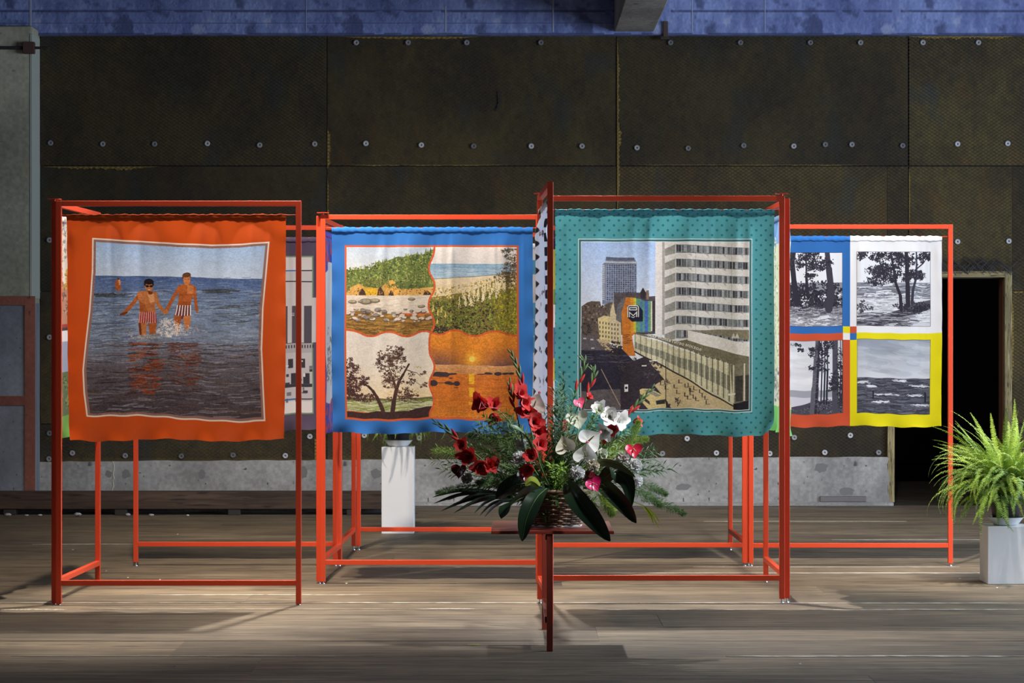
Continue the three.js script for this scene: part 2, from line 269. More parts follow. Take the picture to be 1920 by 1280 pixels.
const printSeaside = print(622, 425, 1000, 808, (c) => {
  c.fillStyle = rgb(52, 122, 206); c.fillRect(600, 400, 420, 430);
  c.fillStyle = rgb(214, 100, 58); c.fillRect(646, 454, 327.5, 330);
  c.save(); c.beginPath(); c.rect(649.5, 457.5, 320.5, 322.5); c.clip();
  const wx = [[815, 457], [815, 470], [805, 490], [804, 505], [815, 522], [816, 540], [805, 555], [803, 575], [814, 592], [815, 610], [806, 622], [805, 645], [806, 662], [815, 678], [815, 692], [805, 710], [806, 725], [814, 742], [814, 758], [806, 770], [806, 782]];
  const wy = [[649, 614], [672, 616], [688, 625], [705, 625], [720, 616], [738, 616], [755, 626], [770, 626], [786, 617], [800, 616], [812, 622], [828, 624], [845, 615], [860, 615], [880, 624], [900, 625], [920, 615], [938, 615], [955, 623], [972, 624]];
  const clipTo = (fx, fy, fn) => { c.save(); path(c, [...wx, [fx, 790], [fx, 450]]); c.clip(); path(c, [...wy, [980, fy], [640, fy]]); c.clip(); fn(); c.restore(); };
  clipTo(600, 400, () => inZoom(c, 640, 450, 7.11, () => {       // upper left: rocky shore under pines
    c.fillStyle = vgrad(c, 40, 500, [[0, rgb(198, 216, 236)], [1, rgb(236, 240, 238)]]); c.fillRect(40, 30, 1250, 700);
    fillPath(c, [[60, 370], [250, 345], [380, 350], [480, 250], [560, 265], [650, 220], [760, 180], [850, 190], [1000, 140], [1080, 160], [1200, 90], [1290, 80], [1290, 650], [60, 680]], rgb(112, 128, 66));
    for (let k = 0; k < 60; k++) { const x = rr(70, 1280), top = 390 - x * 0.24 + rr(-30, 50); fillPath(c, [[x - 30, top + 110], [x, top - 30], [x + 30, top + 110]], pick([rgb(98, 116, 62), rgb(120, 136, 70), rgb(78, 98, 60)])); }
    for (let k = 0; k < 1500; k++) { const x = rr(60, 1280), top = 370 - x * 0.22; leaves(c, x, rr(top, 600), 10, 10, 1, rr(6, 16), [rgb(86, 104, 52), rgb(150, 164, 86), rgb(64, 80, 48), rgb(176, 182, 96), rgb(120, 138, 70)]); }
    for (let k = 0; k < 8; k++) { c.strokeStyle = rgb(196, 184, 140, 0.7); c.lineWidth = 8; const x = 300 + k * 110 + rr(-40, 40); c.beginPath(); c.moveTo(x, 420); c.lineTo(x + 4, 520); c.stroke(); }
    fillPath(c, [[60, 680], [130, 590], [240, 540], [330, 590], [420, 590], [520, 610], [580, 540], [660, 490], [720, 520], [770, 590], [900, 610], [1290, 590], [1290, 730], [60, 720]], rgb(222, 176, 96));
    fillPath(c, [[300, 600], [460, 600], [490, 690], [320, 690]], rgb(232, 186, 44)); fillPath(c, [[580, 550], [690, 490], [740, 570], [770, 700], [600, 710]], rgb(226, 172, 82));
    for (const [x, y, w, h] of [[280, 650, 50, 45], [525, 650, 55, 70], [665, 670, 40, 45], [1145, 675, 60, 38]]) fillPath(c, [[x - w, y + h], [x - w * 0.6, y - h * 0.4], [x, y - h], [x + w * 0.8, y], [x + w, y + h]], rgb(74, 56, 48));
    leaves(c, 430, 530, 200, 50, 160, 18, [rgb(120, 128, 62), rgb(150, 152, 80), rgb(88, 92, 50)]); leaves(c, 880, 570, 260, 40, 160, 16, [rgb(98, 116, 60), rgb(70, 84, 50)]);
    for (let k = 0; k < 120; k++) leaves(c, rr(60, 1280), rr(610, 705), 8, 8, 1, rr(6, 14), [rgb(168, 108, 56), rgb(110, 78, 52), rgb(236, 204, 140)]);
    c.fillStyle = rgb(230, 220, 204); c.fillRect(40, 700, 1260, 240); strokes(c, 60, 1280, 710, 930, 160, 120, 8, [rgb(240, 232, 220, 0.6), rgb(208, 194, 172, 0.6)]);
    fillPath(c, [[40, 930], [300, 900], [800, 960], [1290, 1000], [1290, 1290], [40, 1290]], rgb(150, 112, 52)); strokes(c, 50, 1280, 950, 1260, 260, 130, 12, [rgb(118, 82, 40, 0.7), rgb(186, 150, 82, 0.7), rgb(96, 76, 50, 0.6), rgb(206, 160, 72, 0.6)]);
    for (let k = 0; k < 70; k++) { const x = rr(80, 1220), y = 930 + rr(-60, 90) + x * 0.03, s = rr(14, 48); c.fillStyle = rgb(96, 82, 70); c.beginPath(); c.ellipse(x + 4, y + s * 0.3, s, s * 0.5, 0, 0, 6.3); c.fill(); c.fillStyle = pick([rgb(226, 214, 200), rgb(206, 194, 184), rgb(150, 142, 132)]); c.beginPath(); c.ellipse(x, y, s, s * 0.5, rr(-0.2, 0.2), 0, 6.3); c.fill(); }
    for (const [x, y, s] of [[150, 790, 60], [330, 780, 90], [450, 770, 70], [940, 750, 50], [1070, 850, 50], [860, 890, 28], [255, 785, 34]]) { c.fillStyle = rgb(120, 112, 96); c.beginPath(); c.ellipse(x, y, s, s * 0.45, 0, 0, 6.3); c.fill(); c.fillStyle = rgb(172, 164, 140); c.beginPath(); c.ellipse(x - 6, y - 8, s * 0.8, s * 0.28, 0, 0, 6.3); c.fill(); }
  }));
  c.save(); path(c, [...wx, [1000, 790], [1000, 450]]); c.clip(); path(c, [...wy, [980, 400], [640, 400]]); c.clip();
  inZoom(c, 800, 450, 7.11, () => {                              // upper right: beach and lupins
    c.fillStyle = rgb(238, 234, 232); c.fillRect(0, 30, 1250, 260); c.fillStyle = vgrad(c, 278, 480, [[0, rgb(138, 176, 206)], [1, rgb(186, 208, 222)]]); c.fillRect(0, 278, 1250, 220);
    strokes(c, 30, 1200, 290, 460, 120, 160, 5, [rgb(206, 220, 230, 0.6), rgb(110, 156, 196, 0.5)]);
    fillPath(c, [[0, 490], [300, 475], [700, 440], [1100, 410], [1250, 400], [1250, 900], [0, 900]], rgb(232, 216, 184)); c.strokeStyle = rgb(110, 116, 116); c.lineWidth = 7; c.beginPath(); c.moveTo(60, 486); c.quadraticCurveTo(500, 460, 1000, 418); c.stroke();
    fillPath(c, [[0, 740], [300, 700], [600, 640], [900, 500], [1250, 480], [1250, 1260], [0, 1260]], rgb(128, 118, 60));
    for (let k = 0; k < 500; k++) { const x = rr(40, 1230), y = 720 - x * 0.18 + rr(-90, 90); leaves(c, x, y, 8, 8, 1, rr(7, 18), [rgb(214, 194, 120), rgb(230, 214, 156), rgb(150, 132, 72), rgb(186, 164, 82)]); }
    for (let k = 0; k < 2200; k++) { const x = rr(40, 1240), y = rr(800 - x * 0.13, 1260); leaves(c, x, y, 6, 6, 1, rr(7, 20), x > 900 ? [rgb(168, 166, 44), rgb(196, 186, 50), rgb(96, 96, 40), rgb(140, 150, 50)] : [rgb(104, 116, 48), rgb(66, 62, 40), rgb(150, 166, 72), rgb(84, 92, 46), rgb(56, 46, 42), rgb(126, 140, 66)]); }
    for (let k = 0; k < 46; k++) { const x = rr(440, 1190), y = 850 - (x - 440) * 0.36 + rr(-90, 60), h = rr(60, 150); for (let q = 0; q < 26; q++) { const t = q / 26; leaves(c, x + rr(-1, 1) * 20 * t, y - h + h * t, 3, 3, 1, 9, [rgb(240, 226, 186), rgb(226, 206, 150), rgb(250, 240, 214)]); } }
    for (const [x, y, h] of [[90, 930, 90], [150, 980, 70], [200, 940, 80], [255, 1000, 70], [145, 1090, 70]]) for (let q = 0; q < 24; q++) leaves(c, x + rr(-1, 1) * 16 * q / 24, y - h + h * q / 24, 3, 3, 1, 8, [rgb(236, 214, 140), rgb(226, 190, 96)]);
    leaves(c, 190, 1170, 100, 60, 120, 16, [rgb(58, 44, 48)]);
    leaves(c, 1170, 330, 150, 260, 620, 15, [rgb(92, 72, 58), rgb(116, 98, 66), rgb(70, 52, 48), rgb(150, 134, 82)], 0.6); leaves(c, 1060, 460, 150, 70, 200, 14, [rgb(84, 66, 54), rgb(110, 100, 60)]); leaves(c, 1060, 100, 70, 30, 60, 13, [rgb(110, 98, 70), rgb(84, 72, 56)]);
  }); c.restore();
  c.save(); path(c, [...wx, [600, 790], [600, 450]]); c.clip(); path(c, [...wy, [980, 900], [640, 900]]); c.clip();
  inZoom(c, 640, 610, 7.11, () => {                              // lower left: trees by the river at dusk
    c.fillStyle = vgrad(c, 30, 940, [[0, rgb(226, 222, 214)], [0.5, rgb(238, 232, 220)], [1, rgb(244, 226, 186)]]); c.fillRect(40, 20, 1250, 950);
    for (let k = 0; k < 40; k++) { c.fillStyle = rgb(250, 246, 236, 0.12); c.beginPath(); c.ellipse(rr(60, 1250), rr(60, 800), rr(80, 220), rr(30, 80), 0, 0, 6.3); c.fill(); }
    c.fillStyle = rgb(112, 112, 78); c.fillRect(40, 935, 1250, 70); c.fillStyle = rgb(176, 186, 124); c.fillRect(40, 1000, 1250, 120); strokes(c, 60, 1240, 960, 1120, 200, 160, 9, [rgb(206, 206, 176, 0.8), rgb(110, 124, 60, 0.7), rgb(232, 232, 214, 0.8), rgb(140, 164, 70, 0.7)]);
    fillPath(c, [[40, 1130], [350, 1130], [470, 1108], [900, 1112], [1000, 1075], [1260, 1060], [1260, 1240], [40, 1240]], rgb(66, 44, 46));
    const bark = rgb(72, 48, 46), tuft = [rgb(82, 58, 50), rgb(66, 46, 44), rgb(98, 72, 56)];
    branch(c, [[555, 1110], [520, 1020], [470, 920], [420, 840], [360, 775], [290, 740]], 56, 22, bark); branch(c, [[682, 1115], [700, 980], [735, 830], [770, 720], [830, 620], [905, 485]], 62, 24, bark); branch(c, [[735, 830], [690, 660], [640, 520]], 30, 12, bark);
    branch(c, [[870, 560], [930, 580], [1010, 600], [1060, 650]], 12, 5, bark); branch(c, [[900, 670], [980, 710], [1060, 770]], 10, 5, bark); branch(c, [[430, 890], [380, 910]], 20, 10, bark);
    for (const [x, y, rx, ry, n] of [[650, 340, 170, 110, 330], [600, 480, 150, 130, 330], [740, 450, 120, 140, 280], [640, 620, 90, 80, 150], [620, 740, 70, 70, 120], [780, 300, 50, 60, 70], [850, 430, 40, 40, 40], [740, 720, 100, 80, 120], [850, 870, 120, 70, 190], [940, 920, 90, 40, 110], [930, 720, 60, 45, 70], [1100, 610, 50, 30, 28], [1110, 780, 60, 36, 40], [650, 930, 50, 40, 24], [940, 620, 40, 30, 24], [820, 960, 50, 30, 40]]) leaves(c, x, y, rx, ry, n, 13, tuft);
    for (const [x, y, rx, ry, n] of [[110, 640, 70, 240, 330], [150, 780, 110, 150, 420], [200, 550, 40, 60, 60], [300, 700, 70, 70, 140], [340, 920, 110, 60, 150], [110, 880, 60, 90, 170], [230, 920, 90, 50, 90]]) leaves(c, x, y, rx, ry, n, 15, [rgb(80, 52, 52), rgb(64, 42, 46), rgb(92, 64, 56)]);
    leaves(c, 660, 860, 40, 30, 16, 10, [rgb(220, 190, 120)]); leaves(c, 1000, 850, 40, 40, 16, 10, [rgb(206, 190, 96)]); leaves(c, 1030, 530, 36, 30, 14, 10, [rgb(190, 186, 120)]);
  }); c.restore();
  c.save(); path(c, [...wx, [1000, 790], [1000, 450]]); c.clip(); path(c, [...wy, [980, 900], [640, 900]]); c.clip();
  inZoom(c, 800, 640, 6.4, () => {                               // lower right: sunset over water
    c.fillStyle = vgrad(c, -170, 260, [[0, rgb(232, 148, 52)], [0.45, rgb(224, 138, 48)], [0.75, rgb(176, 110, 64)], [1, rgb(118, 84, 78)]]); c.fillRect(0, -180, 1120, 450);
    const g = c.createRadialGradient(546, 180, 20, 546, 180, 330); g.addColorStop(0, rgb(255, 190, 60, 0.95)); g.addColorStop(0.35, rgb(240, 150, 40, 0.55)); g.addColorStop(1, rgb(230, 140, 50, 0)); c.fillStyle = g; c.fillRect(0, -180, 1120, 440);
    c.fillStyle = rgb(255, 226, 110); c.beginPath(); c.arc(546, 180, 34, 0, 6.3); c.fill();
    c.fillStyle = vgrad(c, 258, 380, [[0, rgb(226, 172, 118)], [1, rgb(206, 136, 74)]]); c.fillRect(0, 258, 1120, 120); strokes(c, 60, 1100, 265, 370, 300, 40, 3, [rgb(196, 140, 92, 0.7), rgb(236, 190, 140, 0.6), rgb(150, 104, 74, 0.4)]);
    c.fillStyle = vgrad(c, 370, 920, [[0, rgb(216, 122, 50)], [0.6, rgb(206, 118, 40)], [1, rgb(214, 132, 44)]]); c.fillRect(0, 370, 1120, 560); strokes(c, 20, 1100, 390, 910, 320, 160, 4, [rgb(176, 92, 36, 0.5), rgb(236, 156, 66, 0.45), rgb(150, 84, 44, 0.35)]);
    for (const [y0, y1] of [[360, 480], [525, 635], [700, 730]]) for (let y = y0; y < y1; y += 11) { c.fillStyle = rgb(250, 206, 40, 0.95); c.fillRect(512 + rr(-4, 4), y, 66 + rr(-6, 6), 8); }
    const rock = rgb(66, 52, 58);
    fillPath(c, [[40, 380], [120, 345], [230, 345], [270, 360], [360, 362], [365, 378], [280, 385], [260, 405], [120, 405], [50, 400]], rock); c.fillStyle = rock;
    for (const [x, y, w, h] of [[85, 485, 50, 38], [260, 476, 45, 18], [365, 490, 38, 30], [300, 490, 40, 16], [170, 478, 60, 5], [296, 422, 24, 6], [745, 352, 50, 14], [860, 350, 46, 22], [950, 352, 44, 14], [1020, 354, 36, 15], [660, 364, 60, 6], [360, 538, 30, 5]]) { c.beginPath(); c.ellipse(x, y, w, h, 0, 0, 6.3); c.fill(); }
  }); c.restore();
  c.strokeStyle = rgb(214, 98, 54); c.lineWidth = 3.6; smooth(c, wx); c.stroke(); smooth(c, wy); c.stroke();
  c.restore();
}, 1024, [649, 457, 970, 780]);

const printCity = print(1041, 393, 1452, 815, (c) => {
  c.fillStyle = rgb(84, 158, 164); c.fillRect(1030, 380, 440, 450);
  for (let r = 0; r < 60; r++) for (let k = 0; k < 30; k++) { c.fillStyle = rgb(46, 112, 124); c.beginPath(); c.arc(1031.6 + k * 18.4 + (r % 2) * 9.2, 390 + r * 9.3, 2.2, 0, 6.3); c.fill(); }
  c.fillStyle = rgb(226, 240, 238); c.fillRect(1084, 443.5, 326, 327); c.fillStyle = rgb(58, 112, 114); c.fillRect(1085.2, 444.8, 323.6, 324.4); c.fillStyle = rgb(236, 240, 236); c.fillRect(1089, 448.6, 316, 317.6);
  c.save(); c.beginPath(); c.rect(1090, 449.6, 314, 315.6); c.clip();
  c.fillStyle = vgrad(c, 450, 600, [[0, rgb(170, 196, 236)], [0.6, rgb(206, 218, 238)], [1, rgb(224, 226, 230)]]); c.fillRect(1085, 445, 330, 330);
  inZoom(c, 1080, 440, 5.333, () => {
    // tower
    fillPath(c, [[262, 275], [290, 255], [300, 200], [580, 210], [605, 255], [605, 660], [262, 680]], rgb(120, 128, 150)); fillPath(c, [[298, 200], [580, 210], [580, 236], [298, 228]], rgb(96, 100, 116)); fillPath(c, [[290, 240], [604, 250], [604, 268], [285, 258]], rgb(188, 192, 202));
    for (let y = 280; y < 640; y += 19) { for (let x = 308; x < 600; x += 23) { c.fillStyle = pick([rgb(74, 82, 110), rgb(60, 68, 96), rgb(98, 108, 134)]); c.fillRect(x, y, 15, 12); } c.fillStyle = rgb(206, 208, 214, 0.6); c.fillRect(290, y + 14, 314, 3); c.fillStyle = rgb(224, 220, 210); c.fillRect(260, y + 2, 26, 5); c.fillStyle = rgb(150, 150, 156); c.fillRect(264, y + 8, 22, 8); }
    c.fillStyle = rgb(200, 204, 214, 0.5); for (let x = 300; x < 604; x += 23) c.fillRect(x, 270, 4, 380);
    // old town roofs and houses
    fillPath(c, [[380, 560], [540, 556], [600, 560], [640, 560], [670, 512], [695, 555], [715, 540], [726, 540], [730, 600], [810, 596], [810, 980], [380, 980]], rgb(88, 80, 82)); fillPath(c, [[640, 560], [668, 508], [696, 558], [692, 620], [646, 620]], rgb(62, 56, 62));
    fillPath(c, [[700, 540], [724, 535], [726, 630], [704, 630]], rgb(150, 124, 104));
    fillPath(c, [[55, 700], [110, 660], [150, 645], [240, 650], [250, 700], [330, 660], [370, 650], [380, 980], [55, 1080]], rgb(96, 84, 76)); for (let k = 0; k < 80; k++) { c.fillStyle = pick([rgb(62, 54, 54), rgb(140, 124, 104), rgb(112, 98, 86)]); c.fillRect(rr(60, 370), rr(670, 860), rr(6, 24), rr(8, 26)); }
    fillPath(c, [[218, 820], [280, 790], [345, 800], [350, 1060], [240, 1060]], rgb(214, 196, 142)); fillPath(c, [[340, 760], [372, 640], [392, 760], [450, 860], [460, 1120], [350, 1060]], rgb(206, 190, 154));
    for (let y = 850; y < 1050; y += 44) for (let x = 234; x < 440; x += 30) { c.fillStyle = rgb(110, 94, 72); c.fillRect(x, y + (x - 230) * 0.1, 12, 24); }
    fillPath(c, [[410, 700], [455, 620], [500, 610], [465, 760], [450, 860], [400, 830]], rgb(110, 106, 108));
    // rainbow gable with the emblem
    fillPath(c, [[455, 760], [500, 605], [600, 615], [600, 960], [560, 1000], [595, 1200], [470, 1190]], rgb(206, 124, 52)); fillPath(c, [[540, 606], [575, 610], [580, 960], [548, 980]], rgb(220, 150, 52)); fillPath(c, [[572, 610], [604, 616], [604, 960], [576, 950]], rgb(206, 186, 70)); fillPath(c, [[600, 616], [650, 625], [660, 960], [600, 955]], rgb(96, 150, 120)); fillPath(c, [[660, 638], [686, 640], [690, 956], [664, 960]], rgb(98, 156, 130));
    fillPath(c, [[684, 640], [722, 644], [724, 956], [688, 956]], rgb(82, 112, 190)); fillPath(c, [[720, 644], [752, 648], [754, 956], [722, 956]], rgb(106, 156, 112)); fillPath(c, [[640, 630], [664, 634], [664, 958], [640, 955]], rgb(92, 130, 166)); fillPath(c, [[748, 648], [764, 650], [764, 950], [750, 950]], rgb(222, 214, 190)); fillPath(c, [[762, 650], [810, 640], [810, 960], [764, 950]], rgb(66, 58, 58));
    fillPath(c, [[512, 690], [628, 688], [668, 740], [668, 850], [560, 852], [512, 808]], rgb(38, 40, 58));
    c.strokeStyle = rgb(236, 232, 220); c.lineWidth = 9; c.lineJoin = 'miter'; path(c, [[518, 804], [518, 702], [530, 692], [612, 692], [624, 704], [624, 802]], false); c.stroke(); path(c, [[534, 712], [606, 712], [606, 734], [534, 734]]); c.stroke(); path(c, [[534, 804], [534, 758], [572, 792], [606, 756], [606, 802]], false); c.stroke(); path(c, [[553, 804], [572, 812], [590, 800]], false); c.lineWidth = 6; c.stroke(); c.lineJoin = 'round';
    for (let y = 980; y < 1080; y += 20) { c.fillStyle = rgb(86, 58, 44, 0.8); c.fillRect(472 + rr(0, 10), y, rr(50, 80), 9); }
    // street
    fillPath(c, [[50, 1010], [200, 1010], [260, 1100], [460, 1120], [560, 1230], [900, 1560], [1100, 1750], [50, 1750]], rgb(50, 46, 58)); fillPath(c, [[50, 980], [190, 1000], [330, 1140], [50, 1140]], rgb(98, 92, 96));
    fillPath(c, [[205, 1030], [330, 1040], [380, 1160], [300, 1140]], rgb(188, 168, 132)); leaves(c, 390, 1130, 60, 90, 160, 14, [rgb(44, 38, 44), rgb(60, 52, 52)]); leaves(c, 280, 1090, 60, 40, 70, 9, [rgb(110, 92, 76), rgb(70, 60, 58)]); leaves(c, 560, 1290, 160, 70, 300, 10, [rgb(46, 40, 46), rgb(70, 62, 64), rgb(96, 86, 80)]); leaves(c, 100, 930, 50, 60, 90, 12, [rgb(44, 42, 44), rgb(80, 74, 70)]);
    for (const [x, y] of [[75, 1015], [145, 1025], [155, 1112]]) { c.fillStyle = rgb(206, 202, 196); c.fillRect(x, y, 30, 12); c.fillStyle = rgb(120, 116, 116); c.fillRect(x - 3, y + 12, 36, 8); }
    strokes(c, 60, 520, 1180, 1260, 40, 80, 5, [rgb(80, 76, 88, 0.7), rgb(120, 116, 120, 0.5)]);
  });
  fillPath(c, [[1090, 732], [1125, 728], [1205, 722], [1240, 735], [1240, 770], [1085, 770]], rgb(98, 90, 90)); c.strokeStyle = rgb(190, 164, 130); c.lineWidth = 1.2; c.beginPath(); c.moveTo(1128, 690); c.lineTo(1168, 766); c.stroke(); c.strokeStyle = rgb(210, 190, 160); c.beginPath(); c.moveTo(1183, 738); c.lineTo(1192, 752); c.stroke();
  inZoom(c, 1230, 440, 3.765, () => {
    fillPath(c, [[-90, 960], [-60, 820], [0, 840], [230, 1000], [520, 1180], [660, 1200], [660, 1240], [120, 1240]], rgb(206, 186, 142));    // sunny pavement
    fillPath(c, [[-200, 900], [-60, 840], [-40, 900], [60, 1020], [-10, 1060], [80, 1180], [120, 1240], [-250, 1240], [-250, 1000]], rgb(60, 52, 58)); leaves(c, -30, 940, 80, 60, 160, 8, [rgb(48, 42, 48), rgb(90, 80, 78)]); leaves(c, 80, 1180, 90, 40, 60, 9, [rgb(56, 50, 52)]);
    for (let k = 0; k < 26; k++) { const x = rr(20, 360), y = 980 + x * 0.45 + rr(-40, 60); c.fillStyle = rgb(72, 60, 58); c.fillRect(x, y, 7, 26); c.fillStyle = rgb(92, 76, 66, 0.7); c.fillRect(x, y + 24, 30, 5); }
    // slab block
    fillPath(c, [[-5, 30], [50, 30], [50, 700], [-5, 690]], rgb(232, 226, 220)); fillPath(c, [[45, 30], [65, 30], [65, 705], [45, 700]], rgb(176, 168, 160)); fillPath(c, [[62, 30], [660, 30], [660, 660], [220, 740], [140, 736], [62, 710]], rgb(226, 222, 216));
    for (let r = 0; r < 7; r++) {
      const y = 52 + r * 102, h = 60, R = (x) => y + (x - 138) * 0.05;
      fillPath(c, [[64, y + 34], [136, y], [136, y + h + 4], [64, y + h + 24]], rgb(168, 166, 158)); for (let k = 0; k < 7; k++) { c.strokeStyle = rgb(110, 108, 104); c.lineWidth = 3; c.beginPath(); c.moveTo(66 + k * 11, y + 33 - k * 5); c.lineTo(66 + k * 11, y + h + 22 - k * 3); c.stroke(); }
      fillPath(c, [[140, y], [656, R(656)], [656, R(656) + h - 8], [140, y + h]], rgb(122, 124, 126));
      for (let x = 144; x < 650; x += 18) { c.fillStyle = pick([rgb(92, 96, 102), rgb(140, 144, 146), rgb(64, 64, 70), rgb(168, 172, 176), rgb(110, 116, 122)]); c.fillRect(x, R(x) + 4, 14, h - 14); }
      for (let x = 144; x < 655; x += 36) { c.strokeStyle = rgb(206, 202, 194); c.lineWidth = 3; c.beginPath(); c.moveTo(x, R(x) + 2); c.lineTo(x, R(x) + h - 6); c.stroke(); }
      for (let k = 0; k < 4; k++) fillPath(c, [[220 + k * 120, R(220) + h + 2], [250 + k * 120, R(250) + h + 2], [255 + k * 120, R(250) + h + 26]], rgb(166, 162, 160, 0.6));
      c.strokeStyle = rgb(120, 116, 114, 0.8); c.lineWidth = 2; for (const x of [280, 412, 534]) { c.beginPath(); c.moveTo(x, y); c.lineTo(x, y + 102); c.stroke(); }
    }
    // low hall roof and long lower building
    fillPath(c, [[150, 745], [220, 735], [330, 770], [655, 850], [660, 905], [520, 900], [330, 850], [-20, 720], [-150, 690], [-140, 680]], rgb(118, 112, 88)); fillPath(c, [[222, 670], [350, 690], [655, 760], [655, 850], [330, 770], [224, 742]], rgb(226, 220, 210)); fillPath(c, [[240, 668], [540, 655], [660, 660], [660, 735], [640, 730], [380, 690]], rgb(132, 124, 102));
    for (const x of [545, 570]) { fillPath(c, [[x - 16, 716], [x, 678], [x + 16, 716]], rgb(206, 200, 188)); }
    fillPath(c, [[-152, 690], [0, 738], [160, 800], [320, 850], [520, 905], [552, 910], [552, 1190], [400, 1120], [180, 990], [-20, 880], [-150, 810]], rgb(206, 198, 164));
    fillPath(c, [[-150, 745], [0, 800], [160, 860], [330, 905], [520, 985], [520, 1090], [330, 1000], [160, 930], [0, 850], [-150, 790]], rgb(140, 138, 118));
    for (let k = 0; k < 36; k++) { const x = -148 + k * 19.5, t = (x + 150) / 700; c.strokeStyle = k % 2 ? rgb(226, 218, 186) : rgb(92, 86, 72); c.lineWidth = 3 + 4 * t; c.beginPath(); c.moveTo(x, 692 + t * 215); c.lineTo(x, 808 + t * 375); c.stroke(); }
    c.strokeStyle = rgb(60, 52, 48); c.lineWidth = 10; path(c, [[-150, 815], [-20, 884], [180, 994], [400, 1126], [545, 1196]], false); c.stroke();
    fillPath(c, [[520, 902], [660, 890], [660, 1170], [545, 1190]], rgb(122, 116, 96)); fillPath(c, [[555, 985], [610, 980], [610, 1160], [560, 1165]], rgb(66, 62, 58)); fillPath(c, [[628, 980], [660, 978], [660, 1160], [632, 1160]], rgb(70, 66, 60)); c.fillStyle = rgb(214, 206, 176); c.fillRect(540, 905, 10, 270); c.fillRect(616, 896, 10, 265); fillPath(c, [[545, 1180], [660, 1160], [660, 1230], [545, 1220]], rgb(38, 36, 40)); fillPath(c, [[505, 1110], [560, 1102], [556, 1116], [510, 1124]], rgb(230, 224, 200));
    c.save(); c.translate(-62, 704); c.rotate(0.285); c.font = 'bold 25px sans-serif'; const sign = 'ОСЕУ МОЛЕВ ГИТВО МОСЕОЛ', fit = 396 / c.measureText(sign).width; c.scale(fit, 1); c.fillStyle = rgb(70, 62, 58); c.fillText(sign, 2, 3); c.fillStyle = rgb(228, 222, 202); c.fillText(sign, 0, 0); c.restore();
    c.strokeStyle = rgb(58, 52, 52); c.lineWidth = 5; c.beginPath(); c.moveTo(72, 875); c.lineTo(72, 1200); c.stroke(); c.fillStyle = rgb(240, 236, 226); c.fillRect(-100, 910, 34, 8); c.fillRect(-46, 880, 60, 6);
    // trolley bus
    fillPath(c, [[-115, 1085], [-95, 1075], [-40, 1080], [60, 1140], [75, 1215], [60, 1240], [-40, 1240], [-110, 1160]], rgb(214, 192, 132)); fillPath(c, [[-85, 1086], [-45, 1086], [40, 1138], [0, 1142]], rgb(150, 146, 132)); fillPath(c, [[-112, 1112], [-45, 1170], [-40, 1196], [-110, 1140]], rgb(70, 62, 58)); fillPath(c, [[0, 1172], [66, 1164], [66, 1196], [6, 1200]], rgb(56, 56, 56));
    c.fillStyle = rgb(236, 234, 228); c.fillRect(-222, 1046, 26, 52); c.fillStyle = rgb(40, 40, 44); c.beginPath(); c.arc(-209, 1070, 9, 0, 6.3); c.fill(); c.fillStyle = rgb(224, 214, 180); c.fillRect(-180, 1208, 60, 30);
  });
  c.restore();
}, 1024, [1090, 450, 1404, 765]);

